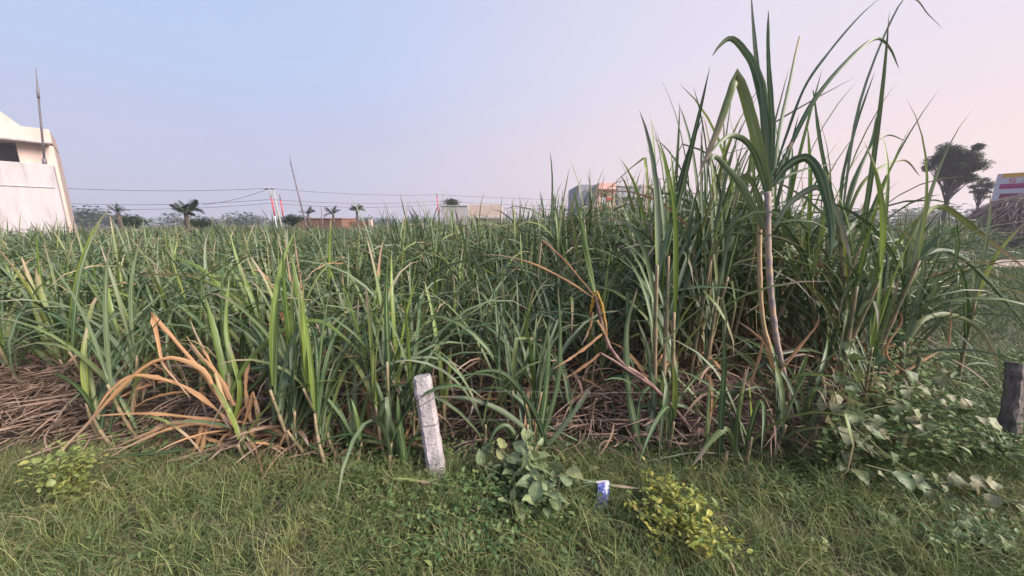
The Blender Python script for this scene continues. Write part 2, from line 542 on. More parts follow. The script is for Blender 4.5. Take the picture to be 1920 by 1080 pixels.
# ------------------------------------------------------------------ ground
def ground_h(x, y):
    r = np.sqrt(np.asarray(x) ** 2 + np.asarray(y) ** 2)
    return (vnoise(x, y, 1.3, 1) - .5) * .05 * np.clip(1 - r / 12, 0, 1)


def grid_axis(a, b, near, step):
    n = np.arange(-near, near + 1e-6, step)
    far = near * 1.5 ** np.arange(1, 16)
    ax = np.concatenate([-far[::-1], n, far])
    ax = ax[(ax > a) & (ax < b)]
    return np.concatenate([[a], ax, [b]])


gx, gy = grid_axis(-1200, 1200, 9, .25), grid_axis(-600, 1400, 9, .25)
X, Y = np.meshgrid(gx, gy)
Z = ground_h(X, Y)
nx, ny = len(gx), len(gy)
ii = (np.arange(ny - 1)[:, None] * nx + np.arange(nx - 1)[None])
ground = link('ground', np_mesh('ground', np.stack([X, Y, Z], -1).reshape(-1, 3),
                                np.stack([ii, ii + 1, ii + nx + 1, ii + nx], -1).reshape(-1, 4), M_SOIL))
tag(ground, 'dark soil under the grass and the sugarcane', 'ground', kind='structure')

# ------------------------------------------------------------------ field outline and cane heights
RIGHT_A, RIGHT_B = np.array([2.45, 2.3]), np.array([9.9, 7.6])


def field_edge_y(x):
    return 2.14 + .06 * np.sin(np.asarray(x) * 1.7) + .03 * np.asarray(x) * (np.asarray(x) > 0)


def right_limit(y):
    """largest field x at depth y"""
    return RIGHT_A[0] + (np.asarray(y) - RIGHT_A[1]) * (RIGHT_B[0] - RIGHT_A[0]) / (RIGHT_B[1] - RIGHT_A[1]) - .02 * np.maximum(np.asarray(y) - 8, 0)


def cane_height(x, y):
    a = np.asarray(x) / np.maximum(np.asarray(y), .5)
    h = np.interp(a, [-1.6, -.9, -.45, -.34, -.1, .1, .25, .45, .9, 1.4], [1.62, 1.62, 1.66, 1.98, 2.08, 2.35, 2.68, 2.5, 1.95, 1.8])
    near = np.interp(a, [-1.6, -.5, -.2, .2, .36, .44, .55, .82, .93, 1.05, 1.4], [1.45, 1.45, 1.36, 1.42, 1.7, 2.1, 2.45, 2.3, 1.7, 1.35, 1.2])
    k = np.clip((np.asarray(y) - 3.2) / 2.2, 0, 1)
    far = np.clip((np.asarray(y) - 9) / 14, 0, 1)
    h = h + far * np.interp(a, [-1, -.2, .2, 1], [-.05, -.22, -.28, .25])
    return (near * (1 - k) + h * k) * (.80 + .32 * vnoise(x, y, .9, 3))


def plant_params(H, nshoot, rs, dryskirt=1.0, spread=.09, lmul=1.0, nl=(6, 9)):
    """leaf parameter arrays (relative to the base) and stalks of one sugarcane stool"""
    B, A, Ls, T0, T1, PW, Wd, KS, KA, D, TWI, WAN = ([] for _ in range(12))
    stalks = []
    for k in range(nshoot):
        hh = H * (rs.uniform(.74, 1.04) + (.16 * rs.random() if rs.random() < .18 else 0))
        ax = rs.normal(0, .11, 2)
        off = rs.normal(0, spread, 2)
        hs = hh * rs.uniform(.36, .50)
        if H > 1.9:
            hs = hh * rs.uniform(.46, .6)
        stalks.append((off, ax, hs))
        phi = rs.uniform(0, 2 * np.pi)
        n = rs.integers(nl[0], nl[1] + 1)
        for q in range(n):
            f = q / (n - 1)                      # 0 lowest .. 1 newest
            h = hs * (.28 + .72 * f)
            B.append([off[0] + ax[0] * h, off[1] + ax[1] * h, h])
            A.append(phi + (q % 2) * np.pi + rs.normal(0, .45))
            top = hh - h
            if f > .84:                          # erect spindle leaves
                Ls.append(top * rs.uniform(.85, 1.12)); T0.append(rs.uniform(.04, .22)); T1.append(rs.uniform(.15, .9)); PW.append(2.0); D.append(0)
            elif f > .16:
                Ls.append(rs.uniform(.8, 1.3) * lmul * min(1.2, .62 + .35 * H)); T0.append(rs.uniform(.25, .6)); T1.append(rs.uniform(1.5, 2.75)); PW.append(rs.uniform(1.2, 2.1)); D.append(0 if rs.random() > .17 else rs.uniform(.3, 1.0))
            else:
                Ls.append(rs.uniform(.55, .9) * lmul); T0.append(rs.uniform(.6, 1.1)); T1.append(rs.uniform(2.3, 3.0)); PW.append(rs.uniform(.7, 1.2)); D.append(1 if rs.random() < .8 * dryskirt else .15)
            kk = rs.random() < .16 and f > .2
            KS.append(rs.uniform(.4, .7)); KA.append(rs.uniform(1.0, 2.0) if kk else 0)
            Wd.append(rs.uniform(.021, .036) * (1 + .18 * (H > 1.9)) * (.8 if D[-1] > .5 else 1))
            TWI.append(rs.normal(0, .7)); WAN.append(rs.normal(0, .35))
    ar = lambda a: np.array(a, float)
    return dict(base=ar(B), az=ar(A), L=ar(Ls), th0=ar(T0), th1=ar(T1), p=ar(PW), W=ar(Wd), kink_s=ar(KS), kink_a=ar(KA),
                twist=ar(TWI), wander=ar(WAN)), ar(D), stalks


# unit stalk meshes (scaled along z)
def unit_stalk(seed):
    rs = np.random.default_rng(seed)
    z = np.linspace(0, 1, 15)
    pts = np.stack([.010 * np.sin(z * 4 + seed), .010 * np.cos(z * 3 + seed) - .01, z], -1)
    rad = np.full(15, .0095); rad[::3] *= 1.25; rad[-3:] *= .8
    return MB().tube(pts, rad, 6).mesh('stalk', M_STALK, True)


STALKS = [unit_stalk(k) for k in range(5)]


def add_stalk(parent, off, ax, hs, rs, wide=1.0):
    o = link('stalk', STALKS[rs.integers(5)], parent, (off[0], off[1], -.02), (math.atan2(-ax[1], 1), math.atan2(ax[0], 1), 0), (wide, wide, hs * 1.02))
    return o


def near_plant(loc, H, nshoot, rs, label, group, nl=(6, 9), dryskirt=1.0, spread=.09):
    t = thing('sugarcane_plant', label, 'sugarcane', loc, group)
    pp, D, st = plant_params(H, nshoot, rs, dryskirt, spread, nl=nl)
    v, s = gen(nseg=8, fold=.17, **pp)
    if True:                                     # leaves lean over the field rather than far out over the verge
        u_ = to_px((loc[0], loc[1], .6))[0]
        thr = 2.12 if 250 < u_ < 520 else (2.22 if 1000 < u_ < 1240 else (2.52 if 1300 < u_ < 1580 else 1.96))
        out = v[..., 1].min(axis=(1, 2)) + loc[1] < thr
        pp['az'] = np.where(out, -pp['az'], pp['az'])
        v, s = gen(nseg=8, fold=.17, **pp)
        gone = v[..., 1].min(axis=(1, 2)) + loc[1] < min(thr, 2.02) - .06
    v[..., 2] = np.maximum(v[..., 2], .012)
    for off, ax, hs in st:
        add_stalk(t, off, ax, hs, rs, 1.0 + .35 * (H > 1.9))
    for i in range(len(D)):
        if gone[i] and (D[i] > .5 or (H > 1.5 and 1300 < u_ < 1580)):
            continue
        young = D[i] == 0 and pp['th1'][i] < .9 and rs.random() < .35
        dryo = D[i] > .9 and rs.random() < .5
        me = strips_mesh('leaf', [(v[i:i + 1], s, rs.random(), D[i])], M_YOUNG if young else (M_DRYO if dryo else M_CANE))
        link('leaf', me, t)
    return t


def foliage_mesh(H, nshoot, seed, nseg=6, C3=True, nl=(6, 9), wmul=1.0):
    rs = np.random.default_rng(seed)
    pp, D, st = plant_params(H, nshoot, rs, spread=.10, nl=nl)
    pp['W'] = pp['W'] * wmul
    v, s = gen(nseg=nseg, fold=.17 if C3 else None, **pp)
    return (v, s, rs.random(len(D)), D), st


# ------------------------------------------------------------------ placing the stools
ANCH = [(70, 'the white house'), (420, 'the dried orange clump'), (800, 'the leaning concrete post'), (1120, 'the snapped dry cane'),
        (1440, 'the tallest cane'), (1740, 'the vine mound')]
ORD = ['first', 'second', 'third', 'fourth', 'fifth', 'sixth', 'seventh', 'eighth', 'ninth', 'tenth', 'eleventh', 'twelfth']
ROWN = ['front row', 'second row', 'third row', 'fourth row']

KEEP = [(G(460, 850), .30), (G(820, 892), .32), (P(1465, 780, 2.4) * [1, 1, 0], .25)]
rows, r_i, yrow = [], 0, 2.22
while yrow < 8.4:
    step = .40 + .012 * r_i
    xs = []
    xl = -1.56 * yrow - .5
    xr = min(float(right_limit(yrow)) - .1, 1.5 * yrow + .5)
    x = xl + RG.uniform(0, step)
    while x < xr:
        xs.append((x + RG.normal(0, .07), yrow + RG.normal(0, .09) + .10 * math.sin(x * 1.7)))
        x += step * RG.uniform(.8, 1.25)
    rows.append(xs)
    r_i += 1
    yrow += .56 + .02 * r_i

n_plants = 0
MAXP = 285
ROWN = ['front-row', 'second-row', 'third-row', 'fourth-row', 'fifth-row', 'sixth-row', 'seventh-row', 'eighth-row', 'ninth-row', 'tenth-row', 'eleventh-row']
FOL = []
for hcls in (1.2, 1.4, 1.6, 1.85, 2.15):
    for q in range(6):
        part, st = foliage_mesh(hcls, 4, int(hcls * 100) * 10 + q, 6)
        FOL.append((hcls, strips_mesh('foliage', [part], M_CANE), st))
extra = []
for ri, xs in enumerate(rows):
    xs = [q for q in xs if not (q[1] < 3.3 and to_px((q[0], q[1], .6))[0] > 1670)]
    xs = [q for q in xs if not (q[1] < 3.0 and 1370 < to_px((q[0], q[1], .6))[0] < 1505) and not (q[1] < 2.7 and 1330 < to_px((q[0], q[1], .6))[0] < 1545) and not (q[1] < 2.42 and 1060 < to_px((q[0], q[1], .6))[0] < 1230) and not (q[1] < 2.38 and 300 < to_px((q[0], q[1], .6))[0] < 480) and not (q[1] < 2.42 and to_px((q[0], q[1], .6))[0] < 240)]
    xs = [q for q in xs if not any(math.hypot(q[0] - k[0][0], q[1] - k[0][1]) < k[1] for k in KEEP)]
    if n_plants + len(xs) > MAXP:
        extra += xs
        continue
    # label by the nearest landmark and the order beside it
    buckets = {}
    for x, y in xs:
        u = to_px((x, y, .6))[0]
        k = min(range(len(ANCH)), key=lambda i: abs(ANCH[i][0] - u))
        buckets.setdefault((k, u < ANCH[k][0]), []).append((x, y, u))
    for (k, left), qs in buckets.items():
        qs.sort(key=lambda q: abs(q[2] - ANCH[k][0]))
        for j, (x, y, u) in enumerate(qs):
            rs = np.random.default_rng(1000 + n_plants)
            H = float(cane_height(x, y))
            side = 'left' if left else 'right'
            look = 'tall dark green' if H > 1.95 else ('short' if H < 1.12 else 'green')
            label = f'{look} {ROWN[ri]} sugarcane, {ORD[min(j, 11)]} {side} of {ANCH[k][1]}'
            loc = (x, y, float(ground_h(x, y)))
            grp = f'sugarcane plants of the {ROWN[ri]}'.replace('-row', ' row')
            n_plants += 1
            if ri < 4:
                ns = int(rs.integers(3, 5)) if ri < 2 else 3
                near_plant(loc, H, ns, rs, label, grp, nl=(8, 11))
                continue
            best = min(abs(f[0] - H) for f in FOL)
            h0, me, st = random.choice([f for f in FOL if abs(f[0] - H) < best + .01])
            t = thing('sugarcane_plant', label, 'sugarcane', loc, grp)
            f = link('foliage', me, t, None, (0, 0, rs.uniform(0, 6.28)), (1, 1, H / h0))
            f['kind'] = 'stuff'
            off, ax, hs = st[0]
            add_stalk(t, off, ax, hs, rs)

# short side shoots along the very edge
sk = []
for k in range(26):
    u = 20 + k * 60 + RG.uniform(-18, 18)
    if abs(u - 820) < 45 or u < 180 or 290 < u < 500 or 1010 < u < 1060 or 1110 < u < 1180:
        continue
    x = (u - 960) / FPX * 2.5
    y = float(field_edge_y(x)) + RG.uniform(-.10, .04)
    sk.append(((u - 960) / FPX * (y * CP + CAM_H * SP), y, u))
bk = {}
for q in sk:
    k = min(range(len(ANCH)), key=lambda i: abs(ANCH[i][0] - q[2]))
    bk.setdefault((k, q[2] < ANCH[k][0]), []).append(q)
for (k, left), qs in bk.items():
    qs.sort(key=lambda q: abs(q[2] - ANCH[k][0]))
    for j, (x, y, u) in enumerate(qs):
        rs = np.random.default_rng(7000 + int(u))
        near_plant((x, y, 0), rs.uniform(.62, .95), int(rs.integers(1, 3)), rs, f'low side shoot of sugarcane at the grass edge, {ORD[j]} {"left" if left else "right"} of {ANCH[k][1]}',
                   'low sugarcane side shoots at the grass edge', nl=(5, 7), spread=.06)

# the far field, uncountable
pts = list(extra)
y = 8.3
while y < 85:
    st_ = .42 + .028 * (y - 8)
    xl, xr = -1.75 * y - 1, min(float(right_limit(y)), 1.7 * y)
    xs = np.arange(xl, xr, st_) + RG.uniform(-.2, .2)
    for x in xs:
        pts.append((x + RG.normal(0, .12), y + RG.normal(0, .2)))
    y += .62 + .03 * (y - 8)
fparts = []
for (x, y) in pts:
    if x < -25.2 and y > 18.5 and x + y * .84 < -8.6 or x > 26 and y > 18:
        continue
    H = float(cane_height(x, y))
    far = y > 20
    rs = np.random.default_rng(int(abs(x * 931 + y * 7717)) % 99991)
    pp, D, _ = plant_params(H, 3 if y < 12 else 2, rs, spread=.16, nl=(6, 8) if not far else (4, 6))
    pp['W'] = pp['W'] * (1.0 if y < 14 else (1.3 if not far else 1.0 + y / 30))
    pp['base'] = pp['base'] + np.array([x, y, 0])
    v, s = gen(nseg=5 if not far else 4, fold=None, **pp)
    fparts.append((v, s, rs.random(len(D)), D))
groups = {}
for q in fparts:
    groups.setdefault(q[0].shape[1], []).append(q)
merged = [(np.concatenate([g[0] for g in gs]), gs[0][1], np.concatenate([g[2] for g in gs]), np.concatenate([g[3] for g in gs])) for gs in groups.values()]
ff = link('cane_field', strips_mesh('cane_field', merged, M_CANE))
tag(ff, 'far green sugarcane crop stretching back to the houses', 'sugarcane field', kind='stuff')
print('cane plants', n_plants, 'far', len(fparts))

# ------------------------------------------------------------------ tall stand at the right: named stools with long canes
TALL = [(1280, 3.1, 2.65, 'with slim erect leaves at the left front of the tall stand'), (1330, 3.25, 2.75, 'second left of the tallest cane, leaves spread wide'),
        (1378, 3.4, 2.9, 'touching the tallest cane from the left'), (1475, 3.45, 2.85, 'touching the tallest cane from the right'), (1528, 3.5, 2.85, 'behind the drooping leaf right of the tallest cane'),
        (1255, 3.3, 2.35, 'left outermost of the tall stand'), (1310, 3.0, 2.45, 'in front of the pink house'), (1345, 3.5, 2.6, 'just left of the tallest cane'),
        (1405, 3.2, 2.5, 'right behind the tallest cane'), (1500, 3.3, 2.55, 'just right of the tallest cane'), (1550, 2.9, 2.35, 'with erect leaves, second right of the tallest cane'),
        (1605, 3.2, 2.1, 'third right of the tallest cane'), (1640, 3.6, 1.95, 'right outermost of the tall stand')]
for k, (u, zc, H, lab) in enumerate(TALL):
    b = P(u, 700, zc); b[2] = 0
    rs = np.random.default_rng(8800 + k)
    near_plant(b, H, 4, rs, f'tall sugarcane stool {lab}', 'tall sugarcane stand', nl=(8, 11), spread=.15)

# ------------------------------------------------------------------ hero plants traced from the photograph
# 1. tallest cane
Z1 = 2.4
hero = thing('sugarcane_plant', 'tallest sugarcane with two bare pale stalks and a fan of wide leaves', 'sugarcane', P(1490, 830, Z1) * [1, 1, 0])
traced_stalk(hero, [(1492, 838), (1474, 720), (1455, 630), (1444, 530), (1440, 440), (1440, 360)], Z1, 7.5, 11, M_TALLST)
s2 = traced_stalk(hero, [(1470, 838), (1452, 690), (1430, 600), (1424, 500), (1424, 400)], Z1 + .06, 6.5, 8.5, M_SHEATH)
s2['label'] = 'thinner orange-tan stalk'
for px, w, k, dz, rl in [
    ([(1443, 370), (1432, 310), (1416, 250), (1400, 190), (1382, 136), (1364, 190), (1345, 245), (1326, 290), (1308, 335)], 23, 4, -.1, .2),
    ([(1441, 350), (1440, 270), (1433, 200), (1420, 140), (1400, 100), (1372, 72), (1350, 85), (1335, 106)], 24, None, .1, .1),
    ([(1441, 320), (1432, 220), (1420, 130), (1413, 60), (1408, -14)], 12, None, .1, .5),
    ([(1446, 320), (1448, 230), (1442, 140), (1440, 70), (1441, 18)], 12, None, .0, .3),
    ([(1449, 330), (1475, 250), (1510, 160), (1560, 90), (1610, 32), (1655, -8)], 8, None, .2, .7),
    ([(1450, 345), (1490, 255), (1530, 182), (1590, 112), (1640, 73), (1667, 88), (1686, 130)], 12, None, .2, .5),
    ([(1438, 360), (1421, 302), (1400, 266), (1372, 254), (1348, 268), (1330, 290)], 15, None, -.15, .1),
    ([(1432, 430), (1412, 388), (1386, 342), (1360, 312), (1338, 292), (1326, 318)], 17, None, -.15, .1),
    ([(1446, 350), (1470, 317), (1495, 299), (1517, 298), (1537, 328), (1550, 372), (1560, 430), (1556, 485)], 20, None, -.2, .0),
    ([(1430, 410), (1418, 360), (1400, 330), (1385, 345), (1375, 400)], 13, None, .1, .4),
]:
    traced(hero, px, Z1, w, M_CANE, 0, k, dz, roll=rl, rnd=random.choice([.05, .2, .3, .45]))
traced(hero, [(1452, 425), (1475, 388), (1505, 363), (1535, 352), (1560, 382), (1578, 424), (1592, 485)], Z1, 14, M_CANE, .35, None, -.2)
traced(hero, [(1449, 340), (1462, 245), (1478, 172), (1490, 112), (1501, 68)], Z1, 11, M_CANE, .25, None, .05, blunt=True)
traced(hero, [(1452, 335), (1468, 303), (1486, 266)], Z1, 20, M_CANE, .55, None, -.05, blunt=True)['label'] = 'torn yellowing leaf'
for px, w in [([(1478, 740), (1450, 690), (1430, 640), (1380, 600)], 10), ([(1460, 700), (1490, 660), (1530, 610), (1535, 585)], 13),
              ([(1470, 760), (1440, 800), (1425, 850), (1430, 890)], 14), ([(1430, 640), (1420, 680), (1400, 740)], 10)]:
    traced(hero, px, Z1 - .03, w, M_DRYO, 1)

# 2. dried orange clump
Z2 = 2.36
hero = thing('sugarcane_plant', 'collapsing orange dried sugarcane clump with long arching dead leaves', 'sugarcane', G(460, 852))
traced_stalk(hero, [(468, 862), (440, 800), (418, 745), (404, 700)], Z2, 9, 6, M_SHEATH)
traced_stalk(hero, [(460, 862), (438, 800), (432, 750), (428, 700)], Z2 + .04, 8, 6, M_STALK)
traced_stalk(hero, [(476, 862), (484, 800), (478, 750)], Z2 + .06, 8, 5, M_SHEATH)
for px, w, k, dz in [
    ([(432, 785), (405, 735), (380, 696), (345, 676), (310, 672), (268, 690), (212, 742), (160, 800), (122, 838), (108, 868), (118, 890)], 15, None, -.25),
    ([(425, 770), (382, 702), (332, 642), (283, 588), (295, 632), (305, 680), (330, 712), (358, 748)], 14, 3, -.1),
    ([(425, 785), (380, 745), (340, 722), (292, 707), (245, 705), (205, 735), (170, 785)], 14, None, -.2),
    ([(440, 792), (360, 782), (280, 775), (200, 778), (160, 784)], 11, None, -.1),
    ([(420, 800), (375, 790), (320, 796), (260, 820), (200, 846), (165, 864)], 12, None, -.15),
    ([(430, 805), (375, 795), (320, 803), (250, 832), (192, 866)], 10, None, -.2),
    ([(385, 785), (378, 800), (365, 840), (345, 872)], 16, None, -.1),
    ([(392, 790), (385, 815), (378, 845), (370, 866)], 14, None, -.1),
    ([(440, 815), (425, 815), (412, 830), (402, 858), (368, 882)], 10, None, -.1),
    ([(462, 830), (474, 806), (466, 850), (456, 888)], 15, None, -.1),
    ([(440, 760), (408, 702), (372, 662), (348, 628)], 12, None, .05),
    ([(430, 750), (400, 690), (374, 640), (356, 600)], 9, None, .1),
    ([(470, 790), (460, 730), (466, 680), (478, 650)], 14, None, .05),
    ([(480, 820), (510, 815), (560, 832), (630, 825)], 12, None, -.05),
    ([(475, 810), (500, 800), (530, 815), (560, 850)], 14, None, -.1),
    ([(470, 842), (440, 856), (410, 840), (380, 845)], 13, None, -.08),
    ([(450, 842), (415, 830), (385, 820), (340, 818)], 14, None, -.05),
    ([(480, 842), (520, 856), (575, 862), (640, 858)], 10, None, -.1),
    ([(472, 850), (500, 870), (520, 850), (540, 846)], 12, None, -.1),
    ([(455, 800), (470, 760), (474, 735), (488, 780)], 13, 2, -.05),
]:
    traced(hero, px, Z2, w, M_DRYO, 1, k, dz)
rsd = np.random.default_rng(303)
for k in range(54):
    n0 = rsd.normal(0, .07, 2) + (np.array([rsd.uniform(0, .5), rsd.uniform(-.05, .15)]) if k > 26 else 0)
    vv, ss = gen(np.array([[n0[0], n0[1], rsd.uniform(.03, .22)]]), rsd.uniform(0, 6.28), rsd.uniform(.22, .55), rsd.uniform(.7, 1.4), rsd.uniform(1.6, 2.5), 1.0, rsd.uniform(.014, .03), 8, .3, rsd.normal(0, .5), rsd.normal(0, 1.2))
    vv[..., 2] = np.maximum(vv[..., 2], .012)
    link('leaf', strips_mesh('leaf', [(vv, ss, rsd.random(), 1.0)], [M_DRYO, M_LITTER, M_CANE][k % 3]), hero)
for px, w, dz in [([(432, 785), (424, 720), (408, 650), (396, 600), (384, 556)], 17, .05), ([(426, 770), (406, 706), (378, 672), (352, 644)], 13, .05),
                  ([(434, 770), (436, 700), (424, 610), (430, 520)], 13, .12), ([(430, 740), (470, 670), (535, 616), (598, 602), (652, 638), (692, 682)], 12, -.1),
                  ([(440, 790), (452, 735), (440, 680), (430, 640)], 14, .0)]:
    traced(hero, px, Z2 + .03, w, M_YOUNG, .1, None, dz)
traced(hero, [(460, 740), (500, 690), (420, 705), (350, 735)], Z2 + .05, 10, M_CANE, .2, None, .0)

# 3. snapped dry cane
Z3 = 2.34
hero = thing('sugarcane_plant', 'snapped leaning purple cane with yellow and tan dead leaves at its top', 'sugarcane', P(1300, 812, Z3) * [1, 1, 0])
traced_stalk(hero, [(1305, 815), (1258, 760), (1206, 708), (1168, 682), (1142, 648), (1127, 600), (1117, 556)], Z3, 8, 6.5, M_PURPLE)
traced_stalk(hero, [(1225, 726), (1180, 696), (1150, 676), (1126, 662)], Z3 - .02, 6, 4, M_PURPLE, 'broken_stub')
for px, w, k, m in [
    ([(1114, 556), (1082, 516), (1050, 480), (1016, 450), (1012, 490), (1009, 526)], 8, 3, M_DRYO),
    ([(1112, 558), (1062, 526), (1000, 495), (940, 480), (895, 478)], 8, None, M_DRYO),
    ([(1118, 545), (1128, 570), (1136, 610), (1139, 642)], 11, None, M_YELLOW),
    ([(1115, 548), (1110, 572), (1105, 594)], 12, None, M_YELLOW),
    ([(1112, 585), (1104, 618), (1090, 648)], 9, None, M_DRYO),
    ([(1128, 626), (1085, 660), (1036, 692)], 13, None, M_DRYO),
    ([(1128, 662), (1092, 690), (1052, 714)], 12, None, M_DRYO),
    ([(1120, 600), (1135, 625), (1140, 655)], 12, None, M_DRYO),
]:
    traced(hero, px, Z3 - .02, w, m, 1, k, random.uniform(-.1, .15))
traced(hero, [(1116, 556), (1108, 510), (1096, 450), (1086, 400), (1074, 352)], Z3, 10, M_YOUNG, .1, None, .1)
traced(hero, [(1115, 550), (1103, 500), (1092, 440), (1090, 395)], Z3, 8, M_YOUNG, .1, None, .1)

# 4. young shoots and single arching plants along the front
SHOOTS = [
    ('young yellow-green cane shoot standing right of the concrete post top', (832, 770), 2.55, M_YOUNG,
     [([(832, 760), (828, 700), (820, 640), (810, 580), (797, 530)], 14, 0), ([(834, 760), (842, 700), (846, 650)], 10, 0), ([(830, 770), (800, 700), (812, 660), (822, 640)], 12, .1)]),
    ('slim upright cane shoot with one long blade left of the concrete post', (662, 860), 2.35, M_CANE,
     [([(664, 850), (664, 745), (668, 640), (672, 555)], 13, 0), ([(664, 855), (655, 760), (645, 690)], 9, 0), ([(664, 850), (690, 740), (720, 690), (760, 760)], 11, 0), ([(662, 850), (630, 780), (590, 770), (560, 790)], 11, .2)]),
    ('cane shoot with a broad bright blade above the dried orange leaves', (596, 830), 2.55, M_YOUNG,
     [([(594, 770), (588, 700), (578, 640), (565, 580), (553, 520), (547, 478)], 22, 0), ([(594, 780), (575, 700), (562, 600), (558, 540)], 12, .0), ([(598, 780), (610, 700), (604, 640), (590, 600)], 15, 1)]),
    ('small green cane shoot in front of the brown litter under the tallest cane', (1350, 880), 2.2, M_CANE,
     [([(1348, 875), (1352, 780), (1358, 680), (1355, 600)], 15, .0), ([(1380, 860), (1385, 780), (1395, 720), (1405, 685)], 13, 0), ([(1378, 850), (1362, 806), (1330, 830), (1298, 874)], 15, 0),
      ([(1326, 850), (1328, 770), (1332, 700)], 10, 0), ([(1380, 855), (1372, 790), (1350, 750), (1335, 740)], 10, .1)]),
    ('cane shoot with a drooping grey-green blade right of the snapped cane', (1205, 850), 2.35, M_CANE,
     [([(1198, 845), (1196, 780), (1206, 738), (1235, 720), (1280, 722)], 12, 0), ([(1200, 845), (1225, 760), (1215, 660), (1195, 600)], 15, 0), ([(1202, 845), (1180, 740), (1175, 620), (1195, 540)], 17, .1)]),
    ('low cane shoot with pale arching leaves behind the broadleaf weed', (985, 850), 2.3, M_CANE,
     [([(1000, 815), (940, 770), (880, 748), (818, 743)], 13, .2), ([(1030, 850), (1000, 770), (950, 705), (900, 697), (862, 720)], 14, .15), ([(1000, 840), (985, 760), (930, 726), (880, 740)], 13, .0),
      ([(1010, 840), (1024, 740), (1030, 640), (1018, 595)], 17, 0), ([(1012, 840), (1045, 720), (1050, 620), (1046, 540)], 13, 0), ([(1015, 850), (1070, 780), (1105, 730), (1080, 760)], 14, .4),
      ([(985, 850), (955, 800), (930, 806), (912, 845)], 12, .2)]),
    ('upright narrow cane shoot at the foot of the dark gap left of the post', (760, 880), 2.2, M_CANE,
     [([(760, 880), (756, 840), (748, 790), (745, 740)], 16, 0), ([(762, 880), (770, 830), (800, 800)], 9, .1), ([(757, 880), (735, 800), (700, 705), (690, 695)], 14, 0)]),
    ('cane with dry twisted tips rising above the field left of the thin pole', (556, 700), 3.4, M_DRYO,
     [([(556, 700), (548, 560), (538, 480), (536, 430)], 8, 1), ([(560, 700), (566, 560), (556, 480), (550, 432)], 7, 1), ([(552, 700), (520, 560), (486, 508), (450, 520)], 10, .6)]),
    ('yellow-green cane with long arching blades behind the dried orange clump', (500, 760), 2.9, M_YOUNG,
     [([(500, 720), (470, 640), (430, 560), (380, 505), (320, 480)], 13, 0), ([(500, 720), (480, 620), (440, 560), (360, 520), (260, 514)], 11, .1), ([(502, 720), (486, 600), (450, 500), (432, 440)], 13, 0),
      ([(504, 720), (520, 600), (500, 530), (470, 480)], 11, 0), ([(500, 720), (540, 640), (600, 600), (650, 640)], 12, .1)]),
    ('leaning cane with purple stem at the far left of the field', (120, 740), 2.9, M_CANE,
     [([(112, 690), (80, 620), (60, 540), (40, 480)], 13, 0), ([(112, 690), (90, 600), (70, 520), (75, 490)], 14, .0), ([(110, 700), (60, 650), (20, 640), (-30, 660)], 12, 0), ([(115, 690), (150, 620), (200, 600), (260, 650)], 12, 0)]),
    ('arching cane whose long pale leaves sweep out over the lawn', (1700, 760), 2.75, M_CANE,
     [([(1690, 640), (1700, 520), (1740, 472), (1800, 480), (1870, 545), (1935, 625)], 13, .1), ([(1690, 620), (1710, 450), (1760, 388), (1840, 440), (1930, 510)], 15, .0),
      ([(1695, 650), (1730, 600), (1780, 590), (1830, 612), (1862, 660), (1872, 690)], 12, .1), ([(1690, 660), (1660, 560), (1664, 480), (1640, 470)], 13, .3), ([(1690, 660), (1720, 560), (1730, 480), (1690, 430)], 12, 0),
      ([(1700, 690), (1690, 640), (1672, 590), (1650, 570)], 12, .3)]),
    ('broken cane bent flat over the vine mound at the lawn edge', (1700, 700), 2.7, M_DRYO,
     [([(1700, 695), (1740, 670), (1780, 650)], 9, 1), ([(1778, 652), (1782, 610), (1784, 570)], 6, 1), ([(1700, 700), (1660, 660), (1690, 600), (1672, 560)], 10, .6)]),
]
for lab, (u, v), zc, mt, lv in SHOOTS:
    b = P(u, v, zc); b[2] = 0
    hero = thing('sugarcane_shoot', lab, 'sugarcane', b)
    tops = [l[0][0] for l in lv]
    pu, pv = np.mean([t[0] for t in tops]), np.mean([t[1] for t in tops])
    gb = to_px(b)
    traced_stalk(hero, [(gb[0], gb[1]), ((gb[0] + pu) / 2, (gb[1] + pv) / 2), (pu, pv - 12)], zc, 9, 7, M_STALK)
    for px, w, d in lv:
        m = M_DRYO if d >= .9 else (M_CANE if d > 0 and mt is M_YOUNG else mt)
        traced(hero, px, zc, w, m, d, None, random.uniform(-.12, .15))
# thin blade tip high at the right, from a leaf of the tall stand
hero = thing('sugarcane_shoot', 'slender cane with leaf tips reaching the upper right of the sky', 'sugarcane', P(1590, 760, 2.9) * [1, 1, 0])
traced_stalk(hero, [to_px(P(1590, 760, 2.9) * [1, 1, 0])[:2], (1585, 600), (1575, 420)], 2.9, 10, 8, M_STALK)
for px, w in [([(1575, 430), (1580, 330), (1610, 220), (1640, 135)], 7), ([(1575, 430), (1600, 340), (1632, 270), (1643, 215)], 11), ([(1575, 430), (1620, 300), (1660, 255), (1700, 265)], 7),
              ([(1575, 440), (1540, 280), (1526, 180), (1523, 170)], 9), ([(1575, 440), (1620, 340), (1690, 300), (1725, 330)], 8), ([(1575, 430), (1610, 200), (1680, 20), (1715, -2), (1740, 26), (1768, 54)], 6),
              ([(1575, 450), (1545, 420), (1515, 470), (1500, 560)], 14), ([(1578, 450), (1610, 420), (1640, 480), (1650, 560)], 14)]:
    traced(hero, px, 2.9, w, M_CANE, random.choice([0, 0, .15]), None, .15)
